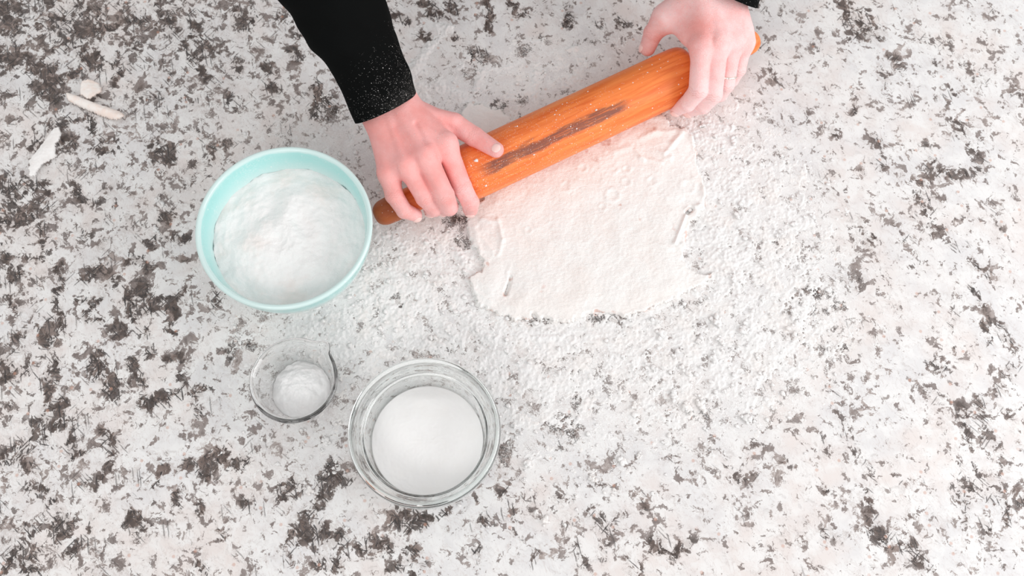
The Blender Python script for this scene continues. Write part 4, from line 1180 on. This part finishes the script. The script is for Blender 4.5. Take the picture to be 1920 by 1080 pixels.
# trunk, neck and bowed head, above and behind the picture
HB = SDF((-.22, .50, -.25), (.32, .90, .88), .007)
tf = HB.new()
cx = .05
HB.cone(tf, (cx - .06, .76, -.20), (cx - .07, .73, .40), .095, .085, .04); HB.cone(tf, (cx + .06, .76, -.20), (cx + .07, .73, .40), .095, .085, .04)
HB.cone(tf, (cx - .13, .69, .47), (cx + .13, .69, .47), .055, .055, .05)
HB.cone(tf, (cx, .69, .48), (cx, .655, .62), .052, .048, .03)
hc = np.array([cx, .635, .70])
HB.cone(tf, hc + [0, .025, .02], hc + [0, -.01, .02], .076, .074, .02)
HB.cone(tf, hc + [0, -.01, -.02], hc + [0, -.045, -.07], .058, .030, .02)
HB.cone(tf, hc + [0, -.082, .01], hc + [0, -.092, -.028], .006, .011, .008)
for sx in (-1, 1):
    HB.cone(tf, hc + [sx * .028, -.080, .022], hc + [sx * .040, -.072, .022], -.004 + .010, .006, .006)
    HB.cone(tf, hc + [sx * .074, .012, -.01], hc + [sx * .080, .018, .018], .009, .012, .004)
HB.cone(tf, hc + [-.015, -.076, -.052], hc + [.015, -.076, -.052], .006, .006, .004)
VT, QT = surface_nets(tf, HB.lo, HB.h)
Vb = np.concatenate([VL, VR, a1, VT]); o1 = len(VL); o2 = o1 + len(VR); o3 = o2 + len(a1)
Qb = np.concatenate([QL, QR + o1, q1 + o2, QT + o3])
# never let skin sink into the pin: push it back to the surface
sdp = pin_sd(Vb)
e = 1e-4
inside = np.where((sdp < 0) & (np.arange(len(Vb)) < o2))[0]
if len(inside):
    P = Vb[inside]; g = np.stack([(pin_sd(P + np.eye(3)[i] * e) - pin_sd(P - np.eye(3)[i] * e)) / (2 * e) for i in range(3)], 1)
    Vb[inside] = P - g * (sdp[inside])[:, None] * 1.0
Vb[:, 2] = np.maximum(Vb[:, 2], 0.002)
body = in_person(mesh_obj('body', Vb, Qb, M_skin))

def near(P, c, r): return np.exp(-((np.linalg.norm(P - c, axis=1)) / r) ** 2)
fl = np.full(len(Vb), 0.12); red = np.zeros(len(Vb)); cr = np.zeros(len(Vb))
isR = (np.arange(len(Vb)) >= o1) & (np.arange(len(Vb)) < o2)
fl[isR] = 0.66
for n_, ch in L['joints'].items():
    for i, k in ((1, .2), (2, .35), (3, .4)): fl += k * near(Vb, ch[i], .014)
for p in (LI, iPIP): fl += .25 * near(Vb, p, .02)
for n_, ch in Rg['joints'].items():
    for i, k in ((1, .2), (2, .2), (3, .2)): fl += k * near(Vb, ch[i], .016)
fl -= .55 * near(Vb, J(1311, 55, .105), .016)      # rubbed red patch on the back of the hand
fl -= .6 * near(Vb, J(1222, 62, .06), .024)
fl -= .25 * near(Vb, J(1300, 95, .09), .012)
red += .8 * near(Vb, J(1311, 55, .105), .018) + .7 * near(Vb, J(1208, 85, .05), .022) + .4 * near(Vb, J(1300, 95, .09), .014)
red += .5 * near(Vb, J(735, 380, .06), .014) + .35 * near(Vb, J(805, 380, .05), .014) + .35 * near(Vb, J(700, 215, .09), .02) + .3 * near(Vb, J(725, 290, .08), .03)
def crease(ch, i, offs, amp=.9, push=.00028):
    """fine transverse folds over a finger joint, on the dorsal side"""
    global Vb
    c = ch[i]; t = ch[i] - ch[i - 1]; t = t / np.linalg.norm(t)
    t2 = ch[i + 1] - ch[i]; t2 = t2 / np.linalg.norm(t2); tt = (t + t2); tt /= np.linalg.norm(tt)
    v = Vb - c; s = v @ tt
    dors = np.array([0, -.2, 1.0]); dors -= tt * (dors @ tt); dors /= np.linalg.norm(dors)
    rad = v - np.outer(s, tt); rl = np.linalg.norm(rad, axis=1)
    face = np.clip((rad @ dors) / (rl + 1e-9), 0, 1) * (rl < .0125) * (np.abs(s) < .008)
    for o in offs:
        wv = np.exp(-((s - o + .0009 * np.sin(rad @ np.cross(tt, dors) * 900)) / .00055) ** 2) * face
        cr[:] = np.maximum(cr, wv * amp)
for n_, ch in list(L['joints'].items()):
    crease(ch, 1 if n_ != 'thumb' else 2, (-.0022, .0002, .0026), .65)
    crease(ch, 2 if n_ != 'thumb' else 1, (-.001, .0012), .5)
for n_, ch in list(Rg['joints'].items()):
    crease(ch, 1 if n_ != 'thumb' else 2, (-.0024, .0002, .0028), .75)
    crease(ch, 2 if n_ != 'thumb' else 1, (-.001, .0012), .5)
attr(body, 'flour', fl); attr(body, 'red', red); attr(body, 'crease', cr)

# shirt over the trunk, and hair
st_ = SDF((-.24, .50, -.27), (.34, .92, .62), .008)
sf = st_.new()
st_.cone(sf, (cx - .06, .76, -.22), (cx - .07, .735, .40), .107, .098, .04); st_.cone(sf, (cx + .06, .76, -.22), (cx + .07, .735, .40), .107, .098, .04)
st_.cone(sf, (cx - .14, .69, .47), (cx + .14, .69, .47), .068, .068, .05)
VS, QS = surface_nets(sf, st_.lo, st_.h)
so_ = in_person(mesh_obj('black_shirt', VS, QS, M_cloth)); attr(so_, 'flour', np.full(len(VS), -.6))
hf = HB.new()
HB.cone(hf, hc + [0, .035, .03], hc + [0, .005, .045], .086, .078, .02)
HB.cone(hf, hc + [0, .06, -.01], hc + [0, .075, -.05], .062, .035, .02)
VH, QH = surface_nets(hf, HB.lo, HB.h)
in_person(mesh_obj('hair', VH, QH, mat_simple('brown_hair', (.07, .035, .02), .5, .4)))
eb = bmesh.new()
for sx in (-1, 1):
    eb2 = in_person(mesh_obj('eye', *[(lambda a: (np.array(a[0]) + hc + [sx * .030, -.078, .010], a[1]))(lathe([(0, -.011), (.008, -.008), (.011, 0), (.008, .008), (0, .011)], 16))][0], mat_simple('eye_white', (.8, .8, .8), .2)))
eb.free()
# fingernails
M_nail = mat_simple('nail', (0.93, 0.62, 0.58), .35, .4)
def nail(tip, prev, dors, r, wd=.0062, ln=.0105, floury=False, shift=.001):
    t = tip - prev; t /= np.linalg.norm(t)
    d = np.array(dors, float); d -= t * (d @ t); d /= np.linalg.norm(d); s = np.cross(t, d)
    vs = []; nu, nv = 11, 11
    for i in range(nu):
        for j in range(nv):
            u = i / (nu - 1) * 2 - 1; v = j / (nv - 1) * 2 - 1
            k = (1 - 0.22 * abs(v) ** 3)
            ang = u * wd / r * k
            lv = v * ln / 2 * (1 - 0.25 * u * u)
            rr = r + .0009 - .0016 * max(0, v) ** 2 - .0007 * max(0, -v) ** 3
            vs.append(tip + t * (lv + shift) + d * rr * math.cos(ang) + s * rr * math.sin(ang))
    fs = [(i * nv + j, (i + 1) * nv + j, (i + 1) * nv + j + 1, i * nv + j + 1) for i in range(nu - 1) for j in range(nv - 1)]
    o = in_person(mesh_obj('fingernail', np.array(vs), fs, M_nail if not floury else mat_flour('floury_nail', (.88, .62, .58), (.86, .50, .47), 2)))
    m = o.modifiers.new('thickness', 'SOLIDIFY'); m.thickness = .0006; m.offset = -1
    return o
nail(TT, TI, J(934, 270, .1) - J(934, 284, .07), .0082, .0050, .0095, False, .0020)
T3 = Rg['joints']['thumb']; nail(T3[3], T3[2], (-.95, .1, .35), .0086, .0060, .0115)
for Hh in (L, Rg):
    for n_ in ('index', 'middle', 'ring', 'pinky'):
        ch = Hh['joints'][n_]
        nail(ch[3], ch[2], (0, -.9, .5) if Hh is L else (-.2, -.9, .3), Hh['radii'][n_][3], .0050, .009)

# slim ring with small stones on the ring finger of the far hand
def build_ring():
    a, b = Rg['joints']['ring'][0], Rg['joints']['ring'][1]
    c = a + (b - a) * .80; t = (b - a) / np.linalg.norm(b - a)
    q = Vector(t).to_track_quat('Z', 'Y')
    R_ = .0098; r = .0010
    vs, fs = [], []
    n, m = 48, 8
    for i in range(n):
        A = 2 * math.pi * i / n
        for j in range(m):
            B = 2 * math.pi * j / m
            p = Vector(((R_ + r * math.cos(B)) * math.cos(A), (R_ + r * math.cos(B)) * math.sin(A), r * 1.3 * math.sin(B)))
            vs.append(np.array(q @ p) + c)
    for i in range(n):
        for j in range(m):
            fs.append((i * m + j, ((i + 1) % n) * m + j, ((i + 1) % n) * m + (j + 1) % m, i * m + (j + 1) % m))
    ro = in_person(mesh_obj('finger_ring', np.array(vs), fs, mat_simple('pale_gold', (.86, .80, .74), .22, .5, 1.0)))
    tag(ro, 'slim pale ring with small clear stones')
    gem = mat_simple('clear_stone', (.92, .93, .94), .08, .9)
    bm = bmesh.new()
    for k in range(7):
        A = math.atan2(0, 1) + (k - 3) * .26
        # stones on the side turned to the viewer
        dv = q.inverted() @ Vector(tuple((CAM - c) / np.linalg.norm(CAM - c)))
        A0 = math.atan2(dv.y, dv.x) + .5
        A = A0 + (k - 3) * .27
        s = .0015 if k == 3 else .0010
        p = q @ Vector((math.cos(A) * (R_ + .0012), math.sin(A) * (R_ + .0012), 0))
        bmesh.ops.create_icosphere(bm, subdivisions=1, radius=s, matrix=Matrix.Translation(Vector(tuple(c)) + p))
    me = bpy.data.meshes.new('stones'); bm.to_mesh(me); bm.free(); me.materials.append(gem)
    so = bpy.data.objects.new('stones', me); COL.objects.link(so)
    so.parent = ro
build_ring()
print('body verts', len(Vb))
